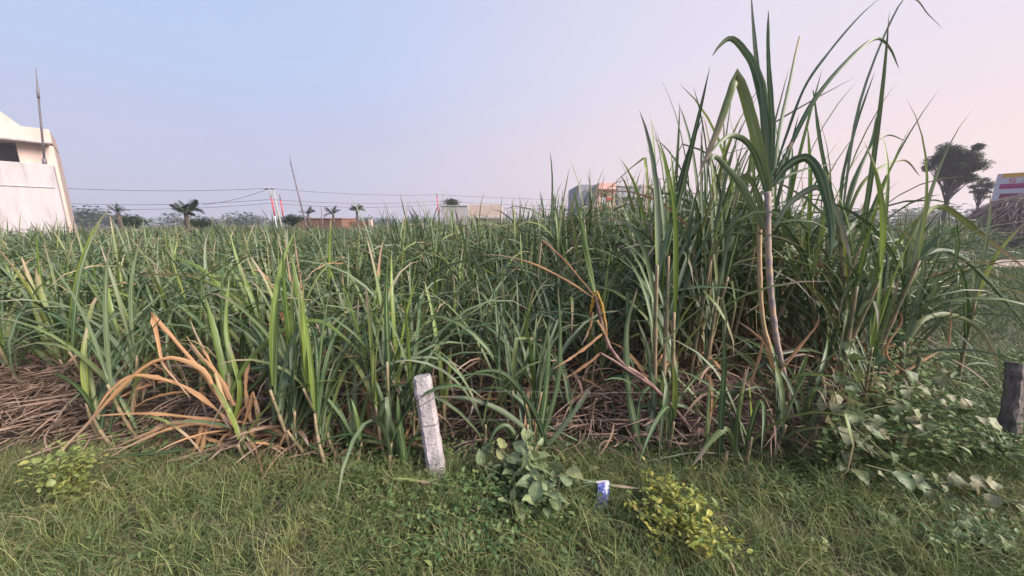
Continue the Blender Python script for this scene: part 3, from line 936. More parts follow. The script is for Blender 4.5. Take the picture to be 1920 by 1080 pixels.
# ------------------------------------------------------------------ dead leaf litter
def litter_mesh(n, xf, rs, Lr=(.25, .8), Wr=(.012, .028)):
    base = xf(n, rs)
    n = len(base)
    v, s = gen(base, rs.uniform(0, 6.28, n), rs.uniform(*Lr, n) * rs.uniform(.4, 1.1, n), rs.normal(1.45, .2, n), rs.normal(1.75, .3, n), rs.uniform(.7, 2, n), rs.uniform(*Wr, n) * rs.uniform(.5, 1.5, n), 6, .25, rs.normal(0, 1.1, n), rs.normal(0, 2.2, n))
    v[..., 2] = np.maximum(v[..., 2], .01 + .0 * v[..., 2])
    return (v, s, rs.random(n), np.ones(n))


def mound(x, y):
    """height of the dead-leaf bed"""
    e = field_edge_y(x)
    h = .10 * np.clip((y - e + .25) / .5, 0, 1)
    for (u, v, rr, hh) in [(70, 820, .75, .20), (-60, 800, .8, .22), (1230, 830, .55, .20), (1400, 800, .5, .22), (1520, 850, .4, .18), (560, 835, .4, .10), (1060, 800, .4, .12)]:
        c = G(u, v)
        h = h + hh * np.exp(-(((x - c[0]) ** 2 + (y - c[1]) ** 2) / rr ** 2))
    return h


def lf_bed(n, rs):
    y = 2.0 + rs.random(n) ** 1.6 * 4.0
    x = rs.uniform(-1.7, 1.25, n) * y
    ok = (y > field_edge_y(x) + .02) & (x < right_limit(y) + .1)
    x, y = x[ok], y[ok]
    return np.stack([x, y, mound(x, y) * rs.random(len(x)) ** .5 + .01], -1)


def lf_heaps(n, rs):
    out = []
    for (u, v, rr, k) in [(60, 815, .45, .30), (-80, 800, .5, .12), (1210, 825, .45, .2), (1390, 815, .4, .16), (1520, 855, .25, .08), (560, 840, .25, .1), (330, 830, .25, .08)]:
        c = G(u, v)
        m = int(n * k)
        x, y = rs.normal(c[0], rr, m), rs.normal(c[1], rr * .55, m)
        out.append(np.stack([x, y, mound(x, y) * rs.uniform(.5, 1.05, m) + .01], -1))
    o = np.concatenate(out)
    return o[(o[:, 1] > field_edge_y(o[:, 0]) - .16) & (o[:, 0] < 2.1)]


rs = np.random.default_rng(21)
lit = link('leaf_litter', strips_mesh('leaf_litter', [litter_mesh(4200, lf_bed, rs, (.15, .5), (.007, .02)), litter_mesh(3000, lf_heaps, rs, (.15, .5), (.006, .016))], M_LITTER))
tag(lit, 'brown dead cane leaves matted on the ground along the field edge', 'leaf litter', kind='stuff')

# dead standing leaves inside the lower canopy
n = 1300
y = 2.45 + rs.random(n) ** 1.5 * 4.5
x = rs.uniform(-1.7, 1.2, n) * y
ok = (y > field_edge_y(x) + .02) & (x < right_limit(y))
x, y = x[ok], y[ok]; n = len(x)
v, s = gen(np.stack([x, y, rs.uniform(.1, .45, n)], -1), rs.uniform(0, 6.28, n), rs.uniform(.3, .7, n), rs.uniform(.3, 1.3, n), rs.uniform(2.0, 3.0, n), 1.0, rs.uniform(.012, .026, n), 6, .22, rs.normal(0, .4, n), rs.normal(0, 1.2, n))
v[..., 2] = np.maximum(v[..., 2], .01)
dk = link('dead_leaf_skirt', strips_mesh('dead_leaf_skirt', [(v, s, rs.random(n), np.where(rs.random(n) < .8, 1.0, .4))], M_LITTER))
tag(dk, 'withered brown leaves hanging among the lower cane stems', 'dead leaves', kind='stuff')

# single fallen leaves one can pick out
FALLEN = [('pale dry cane leaf lying across the grass right of the broadleaf weed', [(985, 916), (1020, 904), (1075, 899), (1130, 906), (1210, 917)], 1.92, 15, 1),
          ('forked dry leaf under the pale fallen cane leaf', [(1030, 930), (1070, 920), (1110, 908), (1160, 912)], 1.92, 9, 1),
          ('short pale dry leaf on the grass at the foot of the concrete post', [(735, 897), (765, 898), (795, 903), (822, 907)], 1.98, 13, 1),
          ('long grey dead leaf resting on the grass beside the yellow-green bush', [(352, 843), (300, 849), (240, 855), (165, 864)], 2.15, 14, 1),
          ('tan dry leaf poking up at the bottom edge right of the yellow shrub', [(1345, 1028), (1368, 1050), (1384, 1085)], 1.42, 13, 1),
          ('bent tan cane leaf standing in the litter under the vine mound', [(1545, 880), (1548, 835), (1558, 800), (1540, 815)], 2.2, 14, 1),
          ('thin dry twig lying in the left foreground grass', [(270, 1016), (300, 1000), (325, 985), (340, 965)], 1.62, 5, 1),
          ('brown dry leaf curved along the grass below the vine mound', [(1520, 905), (1570, 893), (1620, 886), (1640, 884)], 2.12, 9, 1),
          ('long dry leaf blade crossing the litter right of the broadleaf weed', [(1010, 790), (1060, 815), (1110, 840), (1140, 862)], 2.32, 10, 1),
          ('thin dry leaf lying flat in the brown litter above the yellow shrub', [(1210, 865), (1260, 855), (1310, 848), (1400, 856)], 2.2, 6, 1)]
for lab, px, zc, w, d in FALLEN:
    o = traced(None, px, zc, w, M_CANE, d, None, 0, name='fallen_leaf', roll=.3)
    tag(o, lab, 'dead leaf', 'single fallen cane leaves')

# ------------------------------------------------------------------ grass and weeds of the verge
def in_view(x, y, m=.5):
    return np.abs(x) < 1.55 * (y * CP + CAM_H * SP) + m


n = 135000
rs = np.random.default_rng(31)
x, y = rs.uniform(-5.4, 6.6, n), rs.uniform(.8, 2.55, n)
e = field_edge_y(x)
ok = in_view(x, y, 1.7) & (y < e - .10 + .22 * (vnoise(x, y, 3, 5) - .5) + .6 * (x > 2.0))
x, y = x[ok], y[ok]
cl = vnoise(x, y, 5, 6)
ok = rs.random(len(x)) < .15 + 1.1 * cl ** 1.3
x, y, cl = x[ok], y[ok], cl[ok]
n = len(x)
patch = vnoise(x, y, 1.4, 7) * .6 + vnoise(x, y, 4.5, 8) * .4
leftness = np.clip(.5 - x / 4, 0, 1)
hgt = (.4 + .75 * vnoise(x, y, 2.2, 15)) * np.clip((field_edge_y(x) - y) / .3 + .35, .35, 1)
bare = np.clip((vnoise(x, y, 1.7, 22) * .65 + vnoise(x, y, 5.5, 23) * .35 - .52) * 6, 0, 1)
hgt = hgt * (1 - .35 * bare)
tall = rs.random(n) < .38
L = np.where(tall, rs.uniform(.11, .27, n), rs.uniform(.05, .14, n)) * hgt
dry = np.where(rs.random(n) < np.clip(.12 + .8 * leftness * (patch + .12) + .14 * (y < 1.6) + .08 * tall + .5 * bare, 0, .92), rs.uniform(.45, 1, n), 0)
rnd = np.clip(-.05 + .75 * patch + .25 * leftness + rs.normal(0, .2, n), 0, .999)
v, s = gen(np.stack([x, y, ground_h(x, y) - .004], -1), rs.uniform(0, 6.28, n), L, rs.uniform(0, .7, n), np.where(tall, rs.uniform(.5, 2.0, n), rs.uniform(.6, 2.5, n)), rs.uniform(1, 2, n), np.where(tall, rs.uniform(.002, .0034, n), rs.uniform(.0028, .0055, n)), 4, None, rs.normal(0, 1.3, n), rs.normal(0, 1, n), prof=prof_grass)
# tufts
nt = 2800
tx, ty = rs.uniform(-5.2, 6.4, nt), rs.uniform(.9, 2.42, nt)
ok = in_view(tx, ty, 1.5) & (ty < field_edge_y(tx) - .12)
tx, ty = tx[ok], ty[ok]; nt = len(tx)
k_ = 38
tr, td = rs.random(nt), (rs.random(nt) < .20 + .38 * (tx < .3)) * rs.uniform(.4, 1, nt)
tl = rs.uniform(.09, .24, nt) * (.65 + .75 * vnoise(tx, ty, 2.4, 41))
bx_, by_ = np.repeat(tx, k_) + rs.normal(0, .028, nt * k_), np.repeat(ty, k_) + rs.normal(0, .028, nt * k_)
q_ = nt * k_
v3, s3 = gen(np.stack([bx_, by_, np.zeros(q_)], -1), rs.uniform(0, 6.28, q_), np.repeat(tl, k_) * rs.uniform(.5, 1.2, q_), rs.uniform(0, .55, q_), rs.uniform(.5, 2.2, q_), 1.6, rs.uniform(.0022, .0046, q_), 5, None, rs.normal(0, 1.0, q_), rs.normal(0, 1, q_), prof=prof_grass)
tuft_part = (v3, s3, np.clip(np.repeat(.15 + .8 * tr, k_) + rs.normal(0, .1, q_), 0, .999), np.clip(np.repeat(td, k_) + rs.normal(0, .15, q_), 0, 1))
# trailing straw stems
m = 8500
x2, y2 = rs.uniform(-4, 4.4, m), rs.uniform(.98, 2.3, m)
ok = in_view(x2, y2) & (y2 < field_edge_y(x2) - .1)
x2, y2 = x2[ok], y2[ok]; m = len(x2)
v2, s2_ = gen(np.stack([x2, y2, rs.uniform(.02, .13, m)], -1), rs.uniform(0, 6.28, m), rs.uniform(.10, .34, m), rs.uniform(.7, 1.4, m), rs.uniform(1.4, 2.1, m), 1.0, rs.uniform(.0018, .003, m), 5, None, rs.normal(0, 1.5, m), 0, prof=prof_grass)
v2[..., 2] = np.maximum(v2[..., 2], .008)
gr = link('grass', strips_mesh('grass', [(v, s, rnd, dry), tuft_part, (v2, s2_, rs.random(m), np.where(rs.random(m) < .6, 1.0, 0.0))], M_GRASS))
tag(gr, 'wiry yellow-green grass covering the verge in the foreground', 'grass', kind='stuff')
print('grass', n)

# lawn at the right, beyond the field edge
n = 150000
y = 1.8 + rs.random(n) ** 2.2 * 34
x = right_limit(y) - .5 + rs.random(n) ** 1.3 * (1.8 * y + 4.0 - right_limit(y))
ok = (x < 1.75 * y + 3.4) & ~((y > 12.2) & (y < 15.0))
x, y = x[ok], y[ok]; n = len(x)
sc_ = np.clip(y / 4, .8, 5)
v, s = gen(np.stack([x, y, np.zeros(n)], -1), rs.uniform(0, 6.28, n), rs.uniform(.06, .14, n) * np.clip(sc_, 1, 2), rs.uniform(0, .6, n), rs.uniform(.5, 2, n), 1.3, .004 * sc_, 3, None, 0, 0, prof=prof_grass)
lw = link('lawn_grass', strips_mesh('lawn_grass', [(v, s, np.clip(rs.normal(.15, .15, n), 0, .4), np.where(rs.random(n) < .03, .8, 0))], M_GRASS))
tag(lw, 'short dark green lawn right of the sugarcane', 'grass', kind='stuff')


def small_leaves(n, xf, rs, Lr, Wr, hr, nseg=3, flat=(1.0, 1.9)):
    x, y, hm = xf(n, rs)
    n = len(x)
    v, s = gen(np.stack([x, y, rs.uniform(*hr, n) * hm], -1), rs.uniform(0, 6.28, n), rs.uniform(*Lr, n), rs.uniform(flat[0] - .5, flat[0] + .2, n), rs.uniform(flat[1] - .4, flat[1] + .3, n), 1.0, rs.uniform(*Wr, n), nseg, .12, 0, rs.normal(0, .3, n), prof=prof_oval)
    return v, s, rs.random(n), np.where(rs.random(n) < .04, .8, 0.0)


def wd(n, rs):
    xs, ys, hs = [], [], []
    for (u, v, ru, rv, k, h) in [(930, 985, 150, 55, .26, 1.0), (960, 930, 130, 25, .12, .9), (650, 900, 90, 18, .06, .7), (1200, 890, 120, 20, .05, .7), (1760, 960, 160, 60, .07, 1.1),
                                 (1560, 930, 140, 45, .06, .8), (760, 870, 120, 22, .10, 1.1), (1100, 860, 140, 16, .06, .9), (520, 875, 140, 14, .04, .7), (860, 1060, 120, 30, .08, .8), (270, 855, 90, 28, .07, 1.1), (1830, 1050, 120, 40, .05, 1.2), (700, 940, 60, 30, .04, .7)]:
        m = int(n * k)
        uu, vv = rs.normal(u, ru * .6, m), rs.normal(v, rv * .6, m)
        vv = np.clip(vv, 820, 1150)
        zc = gdepth(vv)
        xs.append((uu - 960) / FPX * zc); ys.append(zc * CP + (540 - vv) / FPX * zc * SP); hs.append(np.full(m, h))
    return np.concatenate(xs), np.concatenate(ys), np.concatenate(hs)


v, s, r_, d_ = small_leaves(4800, wd, rs, (.016, .05), (.008, .024), (.015, .15))
def wsp(n, rs):
    x, y = rs.uniform(-3.8, 4.2, n), rs.uniform(1.0, 2.35, n)
    ok = in_view(x, y, .2) & (vnoise(x, y, 2.6, 12) > .42)
    return x[ok], y[ok], np.full(ok.sum(), .8)


v_b, s_b, r_b, d_b = small_leaves(11000, wsp, rs, (.012, .04), (.006, .018), (.015, .13))
gw = link('ground_weeds', strips_mesh('ground_weeds', [(v, s, r_, d_), (v_b, s_b, r_b, d_b)], M_WEED))
tag(gw, 'low small-leaved green weeds creeping through the verge grass', 'weeds', kind='stuff')


# weeds on the mound at the right of the tall canes
def wm(n, rs):
    u, vv = rs.uniform(1520, 1920, n), rs.uniform(600, 895, n)
    ok = (vv > 640 + (u - 1560) * .0) & (vv > 900 - (u - 1500) * .9)
    u, vv = u[ok], vv[ok]
    zc = gdepth(np.maximum(vv, 660) + 25)
    hm = .8 + 1.5 * np.exp(-((u - 1630) / 110) ** 2) * np.clip((zc - 2.0) / .4, .3, 1)
    return (u - 960) / FPX * zc, zc * CP + (540 - vv - 25) / FPX * zc * SP, hm


v, s, r_, d_ = small_leaves(5200, wm, rs, (.015, .075), (.006, .036), (.03, .36))
mw = link('mound_weeds', strips_mesh('mound_weeds', [(v, s, r_ * .7, d_)], M_WEED))
tag(mw, 'tangled green undergrowth on the mound right of the tall canes', 'weeds', kind='stuff')
n = 17000
x, y, _ = wm(n, rs)
n = len(x)
v, s = gen(np.stack([x, y, np.zeros(n)], -1), rs.uniform(0, 6.28, n), rs.uniform(.15, .4, n), rs.uniform(0, .5, n), rs.uniform(.8, 2.4, n), 1.5, rs.uniform(.003, .007, n), 5, None, rs.normal(0, .8, n), 0, prof=prof_grass)
mg = link('mound_grass', strips_mesh('mound_grass', [(v, s, rs.random(n) * .6, np.where(rs.random(n) < .2, .9, 0))], M_GRASS))
tag(mg, 'long loose grass growing through the mound beside the stone post', 'grass', kind='stuff')


# ------------------------------------------------------------------ leafy weeds with leaves of their own
def ovate_mesh(L, W, seed, mat, heart=False, droop=.5):
    rs = np.random.default_rng(seed)
    ns = 7
    s = np.linspace(0, 1, ns + 1)
    th = 1.25 + droop * s
    c = np.stack([np.cumsum(np.sin(th)) / ns * L, np.zeros(ns + 1), np.cumsum(np.cos(th)) / ns * L], -1)
    c -= c[0]
    w = (np.sin(np.pi * s ** (.55 if heart else .72)) ** (.75 if heart else 1.0)) * W / 2 + .0012
    wave = .06 * W * np.sin(s * 17 + seed)
    rowsv = []
    for a, lift in ((-1, .22), (-.55, .10), (0, -.02), (.55, .10), (1, .22)):
        r = c.copy(); r[:, 1] += a * w; r[:, 2] += lift * w + wave * abs(a) * (1 if a > 0 else -1)
        rowsv.append(r)
    v = np.stack(rowsv, 1)
    C = 5
    at = np.zeros((ns + 1, C, 4)); at[..., 0] = s[:, None] * .6; at[..., 1] = rs.random() * .0; at[..., 2] = np.array([1, .55, 0, .55, 1])[None]
    return np_mesh('leaf', v.reshape(-1, 3), strip_faces(1, ns, C), mat, at.reshape(-1, 4))


def bush(name, label, cat, base, stems, meshes, per_stem, rs, hgt, rad, stem_r=.003, group=None, lsc=(.7, 1.2), low=.25, flop=.0, stem_mat=None, fine=0, fine_mat=None, fine_L=(.018, .036)):
    t = thing(name, label, cat, base, group)
    FP = []
    for k in range(stems):
        a = rs.uniform(0, 6.28); rr = rad * math.sqrt(rs.random()); h = hgt * rs.uniform(.65, 1.05) * (1 - .45 * (rr / rad) ** 2)
        p0 = np.array([rr * .15 * math.cos(a), rr * .15 * math.sin(a), -.01])
        p1 = np.array([rr * math.cos(a), rr * math.sin(a), h])
        mid = (p0 + p1) / 2 + np.array([-.12 * rr * math.cos(a), -.12 * rr * math.sin(a), .12 * h])
        c = catmull([p0, mid, p1], 9)
        stm = MB().tube(c, np.linspace(stem_r, stem_r * .5, 9), 5).obj('stem', stem_mat or M_STEM, t, True)
        for q in range(per_stem):
            f = low + (1 - low) * (q + rs.random() * .6) / per_stem
            i = min(f, .999) * 8
            p = c[int(i)] + (c[int(i) + 1] - c[int(i)]) * (i % 1)
            az = q * 2.4 + rs.uniform(-.5, .5) + a
            sc = rs.uniform(*lsc) * (1.1 - .35 * f)
            if fine:
                FP.append(p)
            link('leaf', meshes[rs.integers(len(meshes))], stm, p, (rs.normal(0, .45), rs.normal(-.15 + flop, .5) - .5 * (f > .9), az), (sc, sc, sc))
    if fine:
        fp = np.array(FP)[rs.integers(0, len(FP), fine)] + rs.normal(0, .026, (fine, 3))
        fp[:, 2] = np.maximum(fp[:, 2], .01)
        fl = rs.uniform(*fine_L, fine)
        v, s = gen(fp, rs.uniform(0, 6.28, fine), fl, rs.uniform(.5, 1.3, fine), rs.uniform(1.3, 2.4, fine), 1.0, fl * rs.uniform(.35, .55, fine), 3, .15, 0, rs.normal(0, .4, fine), prof=prof_oval)
        o = link('foliage', strips_mesh('foliage', [(v, s, rs.random(fine), 0.0)], fine_mat), t)
        o['kind'] = 'stuff'
    return t


rs = np.random.default_rng(77)
broad = [ovate_mesh(.135, .082, k, M_BROAD, False, .7) for k in range(5)]
ysh = [ovate_mesh(.047, .019, 20 + k, M_YSHRUB, False, .6) for k in range(5)]
lbs = [ovate_mesh(.048, .034, 30 + k, M_LBUSH, False, .5) for k in range(4)]
vin = [ovate_mesh(.115, .095, 40 + k, M_VINE, True, 1.0) for k in range(5)]
wdl = [ovate_mesh(.05, .03, 50 + k, M_WEED, False, .6) for k in range(4)]
bush('broadleaf_weed', 'grey-green broadleaf weed with big oval leaves right of the concrete post', 'weed', G(1000, 935), 26, broad, 6, rs, .33, .38, .005, lsc=(.55, 1.15), low=.25)
bush('broadleaf_weed', 'smaller broadleaf weed in the shade at the foot of the concrete post', 'weed', G(905, 905), 4, broad, 5, rs, .16, .14, .004, lsc=(.4, .75))
bush('broadleaf_weed', 'round-leaved weed low on the ground left of the concrete post', 'weed', G(655, 898), 4, broad, 4, rs, .11, .13, .003, lsc=(.4, .7))
bush('yellow_shrub', 'yellow-green bushy weed in the foreground right of centre', 'shrub', G(1272, 1018), 27, ysh, 11, rs, .36, .27, .0035, lsc=(.7, 1.5), low=.1, fine=900, fine_mat=M_YSHRUB)
bush('yellow_shrub', 'yellow-green round-leaved bush on the grass at far left', 'shrub', G(142, 955), 22, lbs, 9, rs, .46, .16, .003, lsc=(.6, 1.25), low=.1, fine=420, fine_mat=M_LBUSH, fine_L=(.022, .042))
bush('yellow_seedling', 'small yellow-green sprout in front of the yellow shrub', 'weed', G(1240, 1062), 3, ysh, 8, rs, .12, .06, .002, lsc=(.7, 1.2))
bush('yellow_seedling', 'tiny yellow-green sprout right of the yellow shrub', 'weed', G(1392, 975), 2, lbs, 5, rs, .09, .05, .002, lsc=(.4, .8))
bush('yellow_seedling', 'pale yellow weed at the bottom edge right of the yellow shrub', 'weed', G(1530, 1066), 5, lbs, 7, rs, .13, .13, .002, lsc=(.5, 1.0))
bush('leafy_weed', 'green leafy weed in the bottom centre grass', 'weed', G(1045, 1055), 4, wdl, 6, rs, .12, .09, .002, lsc=(.6, 1.2))
bush('leafy_weed', 'broad green weed at the bottom right corner', 'weed', G(1845, 1040), 7, broad, 5, rs, .16, .22, .003, lsc=(.5, 1.0))
bush('leafy_weed', 'green weed under the arching dead leaves of the dried clump', 'weed', G(295, 845), 6, wdl, 8, rs, .18, .2, .002, lsc=(.7, 1.3))
bush('leafy_weed', 'green weed between the yellow shrub and the stone post', 'weed', G(1660, 985), 4, broad, 4, rs, .11, .15, .003, lsc=(.4, .8))

# creeping vine on the mound: leaves along trailing runners
vine = thing('creeping_vine', 'creeping vine with large pale heart-shaped leaves over the mound by the stone post', 'vine', G(1680, 860))
o0 = np.array(vine.location)
for (pxs, zc0) in [([(1570, 640), (1590, 720), (1600, 790), (1610, 850)], 2.30), ([(1640, 720), (1680, 760), (1720, 800), (1760, 850)], 2.32), ([(1640, 740), (1700, 730), (1760, 770), (1810, 830)], 2.5),
                   ([(1600, 800), (1660, 850), (1720, 890), (1800, 910)], 2.14), ([(1620, 870), (1690, 890), (1740, 905), (1830, 900)], 2.1), ([(1760, 690), (1800, 740), (1840, 790), (1900, 900)], 2.3),
                   ([(1560, 720), (1570, 760), (1580, 830), (1600, 880)], 2.2), ([(1840, 900), (1880, 930), (1910, 940), (1940, 930)], 2.0),
                   ([(1545, 860), (1555, 780), (1580, 700), (1600, 640)], 2.36), ([(1590, 880), (1610, 800), (1630, 730), (1640, 670)], 2.4), ([(1650, 880), (1660, 820), (1680, 740), (1700, 690)], 2.42),
                   ([(1700, 890), (1715, 840), (1740, 780), (1750, 730)], 2.4), ([(1560, 800), (1620, 770), (1690, 760), (1740, 790)], 2.3), ([(1580, 840), (1640, 810), (1700, 820), (1770, 800)], 2.24)]:
    c = catmull([P(u, v, zc0 - .16) for u, v in pxs], 30)
    c[:, 2] = np.maximum(c[:, 2], .03)
    stm = MB().tube(c - o0, .0028, 5).obj('stem', M_STEM, vine, True)
    for i in range(1, 30, 2):
        p = c[i] - o0 + rs.normal(0, .035, 3)
        sc = rs.uniform(.45, 1.0)
        link('leaf', vin[rs.integers(5)], stm, p, (rs.normal(0, .4), rs.uniform(.1, .9), rs.uniform(0, 6.28)), (sc, sc, sc))

# ------------------------------------------------------------------ fence posts and wire
def slab_post(name, label, cat, base, top, w, d, mat, seed, chip=.006):
    """square post between two points, slightly rough, rounded edges"""
    t = thing(name, label, cat, base)
    b = np.zeros(3) - np.array([0, 0, .08]); tp = np.array(top) - np.array(base)
    ax = tp / np.linalg.norm(tp)
    side = np.array([1, 0.18, 0]) - ax * (np.array([1, .18, 0]) @ ax); side /= np.linalg.norm(side)
    dep = np.cross(ax, side)
    rs = np.random.default_rng(seed)
    n, m = 16, 22
    ang = np.linspace(0, 2 * np.pi, n, endpoint=False) + np.pi / n
    cs, sn = np.cos(ang), np.sin(ang)
    k = 1 / np.maximum(np.abs(cs), np.abs(sn)) ** .93
    prof = np.stack([cs * k * w / 2, sn * k * d / 2], -1)
    zs = np.concatenate([np.linspace(0, .985, m - 2), [.996, 1.0]])
    vs = []
    for j, z in enumerate(zs):
        sh = 1.0 if j < m - 2 else (.97 if j == m - 2 else .90)
        pr = prof * sh * (1.06 - .06 * z) + rs.normal(0, chip * .25, prof.shape)
        vs.append(b + (tp - b) * z + pr[:, :1] * side + pr[:, 1:] * dep)
    v = np.concatenate(vs)
    i = np.arange(m - 1)[:, None] * n; j = np.arange(n)[None]; kk = (j + 1) % n
    f = np.stack([i + j, i + kk, i + n + kk, i + n + j], -1).reshape(-1, 4)
    mb = MB().add(v, [f, np.array([[(m - 1) * n + q for q in range(n)]])])
    mb.obj('post_shaft', mat, t, False)
    return t, lambda z: np.array(base) + b + (tp - b) * z, side, dep


M_POST = surf_mat('whitewashed_concrete', (.25, .225, .23), (.355, .32, .33), 9, .9, .5, c3=(.41, .37, .375), lo=.3, hi=.6, bscale=60)
M_STONE = surf_mat('weathered_post', (.09, .075, .07), (.15, .125, .11), 9, .9, .5, c3=(.21, .175, .145), bscale=50)
pb = G(824, 897)
zp = to_px(pb)[2]
post1, at1, sd1, dp1 = slab_post('concrete_post', 'leaning whitewashed concrete fence post at the field edge', 'post', pb, P(791, 705, zp - .03), .104, .098, M_POST, 3)
pb2 = G(1890, 872)
zp2 = to_px(pb2)[2]
post2, at2, sd2, dp2 = slab_post('stone_post', 'dark weathered fence post tangled in wire at the right edge', 'post', pb2, P(1907, 680, zp2), .074, .074, M_STONE, 4, .012)


def wire_wrap(post, at, side, dep, z, w, d, tilt):
    n = 25
    ang = np.linspace(0, 2 * np.pi, n)
    k = 1 / np.maximum(np.abs(np.cos(ang)), np.abs(np.sin(ang))) ** .9
    c = at(z)
    ax = at(1) - at(0); ax /= np.linalg.norm(ax)
    pts = c + (np.cos(ang) * k * (w / 2 + .004))[:, None] * side + (np.sin(ang) * k * (d / 2 + .004))[:, None] * dep + (np.cos(ang) * tilt)[:, None] * ax
    MB().tube(pts - np.array(post.location), .0022, 5, False).obj('wire_wrap', M_WIRE, post, True)


for z, tl in ((.865, .006), (.79, .022), (.60, -.004)):
    wire_wrap(post1, at1, sd1, dp1, z, .107, .101, tl)
for z, tl in ((.90, .004), (.88, -.008), (.63, .006)):
    wire_wrap(post2, at2, sd2, dp2, z, .078, .078, tl)


def barbed(label, pts, n=60, sag=.05):
    pts = [np.array(p) for p in pts]
    t = thing('barbed_wire', label, 'wire', pts[0] * [1, 1, 0], 'fence wires along the field edge')
    o = np.array(t.location)
    line = []
    for a, b in zip(pts[:-1], pts[1:]):
        s = np.linspace(0, 1, n)[:, None]
        seg = a + (b - a) * s
        seg[:, 2] -= (4 * sag * s * (1 - s))[:, 0]
        line.append(seg)
    line = np.concatenate(line)
    line[1:-1] += np.random.default_rng(5).normal(0, .002, (len(line) - 2, 3))
    MB().tube(line - o, .0011, 4).obj('wire_strand', M_WIRE, t, True)
    for i in range(4, len(line) - 4, 9):
        p = line[i] - o
        mb = MB()
        for k in range(2):
            dv = np.random.default_rng(i * 3 + k).normal(0, 1, 3); dv /= np.linalg.norm(dv)
            mb.tube([p - dv * .014, p, p + dv * .014], [.0006, .0018, .0006], 4)
        mb.obj('barb', M_WIRE, t, True)


far_l = P(-150, 735, 2.55)
barbed('upper barbed wire running along the fence posts through the cane', [far_l, at1(.865) + dp1 * .05, at2(.89) + dp2 * .05], sag=.07)
barbed('lower barbed wire running along the fence posts through the litter', [P(-150, 800, 2.5), at1(.60) + dp1 * .05, at2(.63) + dp2 * .05], sag=.05)

# ------------------------------------------------------------------ crumpled packet
def packet():
    m, n, l, bs = new_mat('printed_plastic')
    tc = n.new('ShaderNodeTexCoord')
    no = n.new('ShaderNodeTexNoise'); no.inputs['Scale'].default_value = 26; no.inputs['Detail'].default_value = 3
    l.new(tc.outputs['Object'], no.inputs['Vector'])
    r = n.new('ShaderNodeValToRGB'); r.color_ramp.interpolation = 'CONSTANT'
    set_ramp(r, [(0, (.07, .08, .33)), (.47, (.16, .19, .48)), (.54, (.62, .65, .80)), (.64, (.12, .12, .38))])
    l.new(no.outputs[0], r.inputs[0]); l.new(r.outputs[0], bs.inputs['Base Color'])
    bs.inputs['Roughness'].default_value = .3
    rs = np.random.default_rng(9)
    b = G(1127, 962) + np.array([0, 0, .045])
    nu, nv = 9, 15
    vs, sides = [], []
    for sg in (1, -1):
        for j in range(nv):
            for i in range(nu):
                a, h = i / (nu - 1) * 2 - 1, j / (nv - 1)
                puff = .016 * (1 - a * a) * math.sin(math.pi * min(1, h * 1.05)) + rs.normal(0, .0028)
                vs.append((a * .037 * (1 - .12 * h) + .012 * h, sg * puff + .03 * h * h, h * .135 - .01 + rs.normal(0, .0015)))
    f = []
    for q in range(2):
        o = q * nu * nv
        for j in range(nv - 1):
            for i in range(nu - 1):
                k = o + j * nu + i
                f.append((k, k + 1, k + nu + 1, k + nu) if q else (k, k + nu, k + nu + 1, k + 1))
    t = thing('plastic_packet', 'crumpled blue and white plastic packet stuck upright in the grass', 'packet', b)
    t.rotation_euler = (0, R(4), R(12))
    MB().add(vs, np.array(f)).obj('wrapper', m, t, True)
    z = MB()
    z.box(-.034, .034, .026, .0285, .124, .134)
    z.obj('crimped_seal', M_WPAINT, t)


packet()

# ------------------------------------------------------------------ houses
def px_x(u, zc):
    return (u - 960) / FPX * zc


def z_at(v, y):
    """world height seen at image row v on a plane at world depth y"""
    b = (540 - v) / FPX
    zc = y / (CP + b * SP)
    return CAM_H - zc * SP + zc * b * CP


def x_at(u, v, y):
    b = (540 - v) / FPX
    return (u - 960) / FPX * y / (CP + b * SP)


def box_part(parent, name, mat, x0, x1, y0, y1, z0, z1, lab=None):
    o = np.array(parent.location)
    b = MB().box(x0 - o[0], x1 - o[0], y0 - o[1], y1 - o[1], z0 - o[2], z1 - o[2]).obj(name, mat, parent)
    bv = b.modifiers.new('bevel', 'BEVEL'); bv.width = .02; bv.segments = 1
    if lab:
        b['label'] = lab
    return b


def local_box(parent, name, mat, x0, x1, y0, y1, z0, z1, lab=None, bevel=.02):
    b = MB().box(x0, x1, y0, y1, z0, z1).obj(name, mat, parent)
    bv = b.modifiers.new('bevel', 'BEVEL'); bv.width = bevel; bv.segments = 1
    if lab:
        b['label'] = lab
    return b


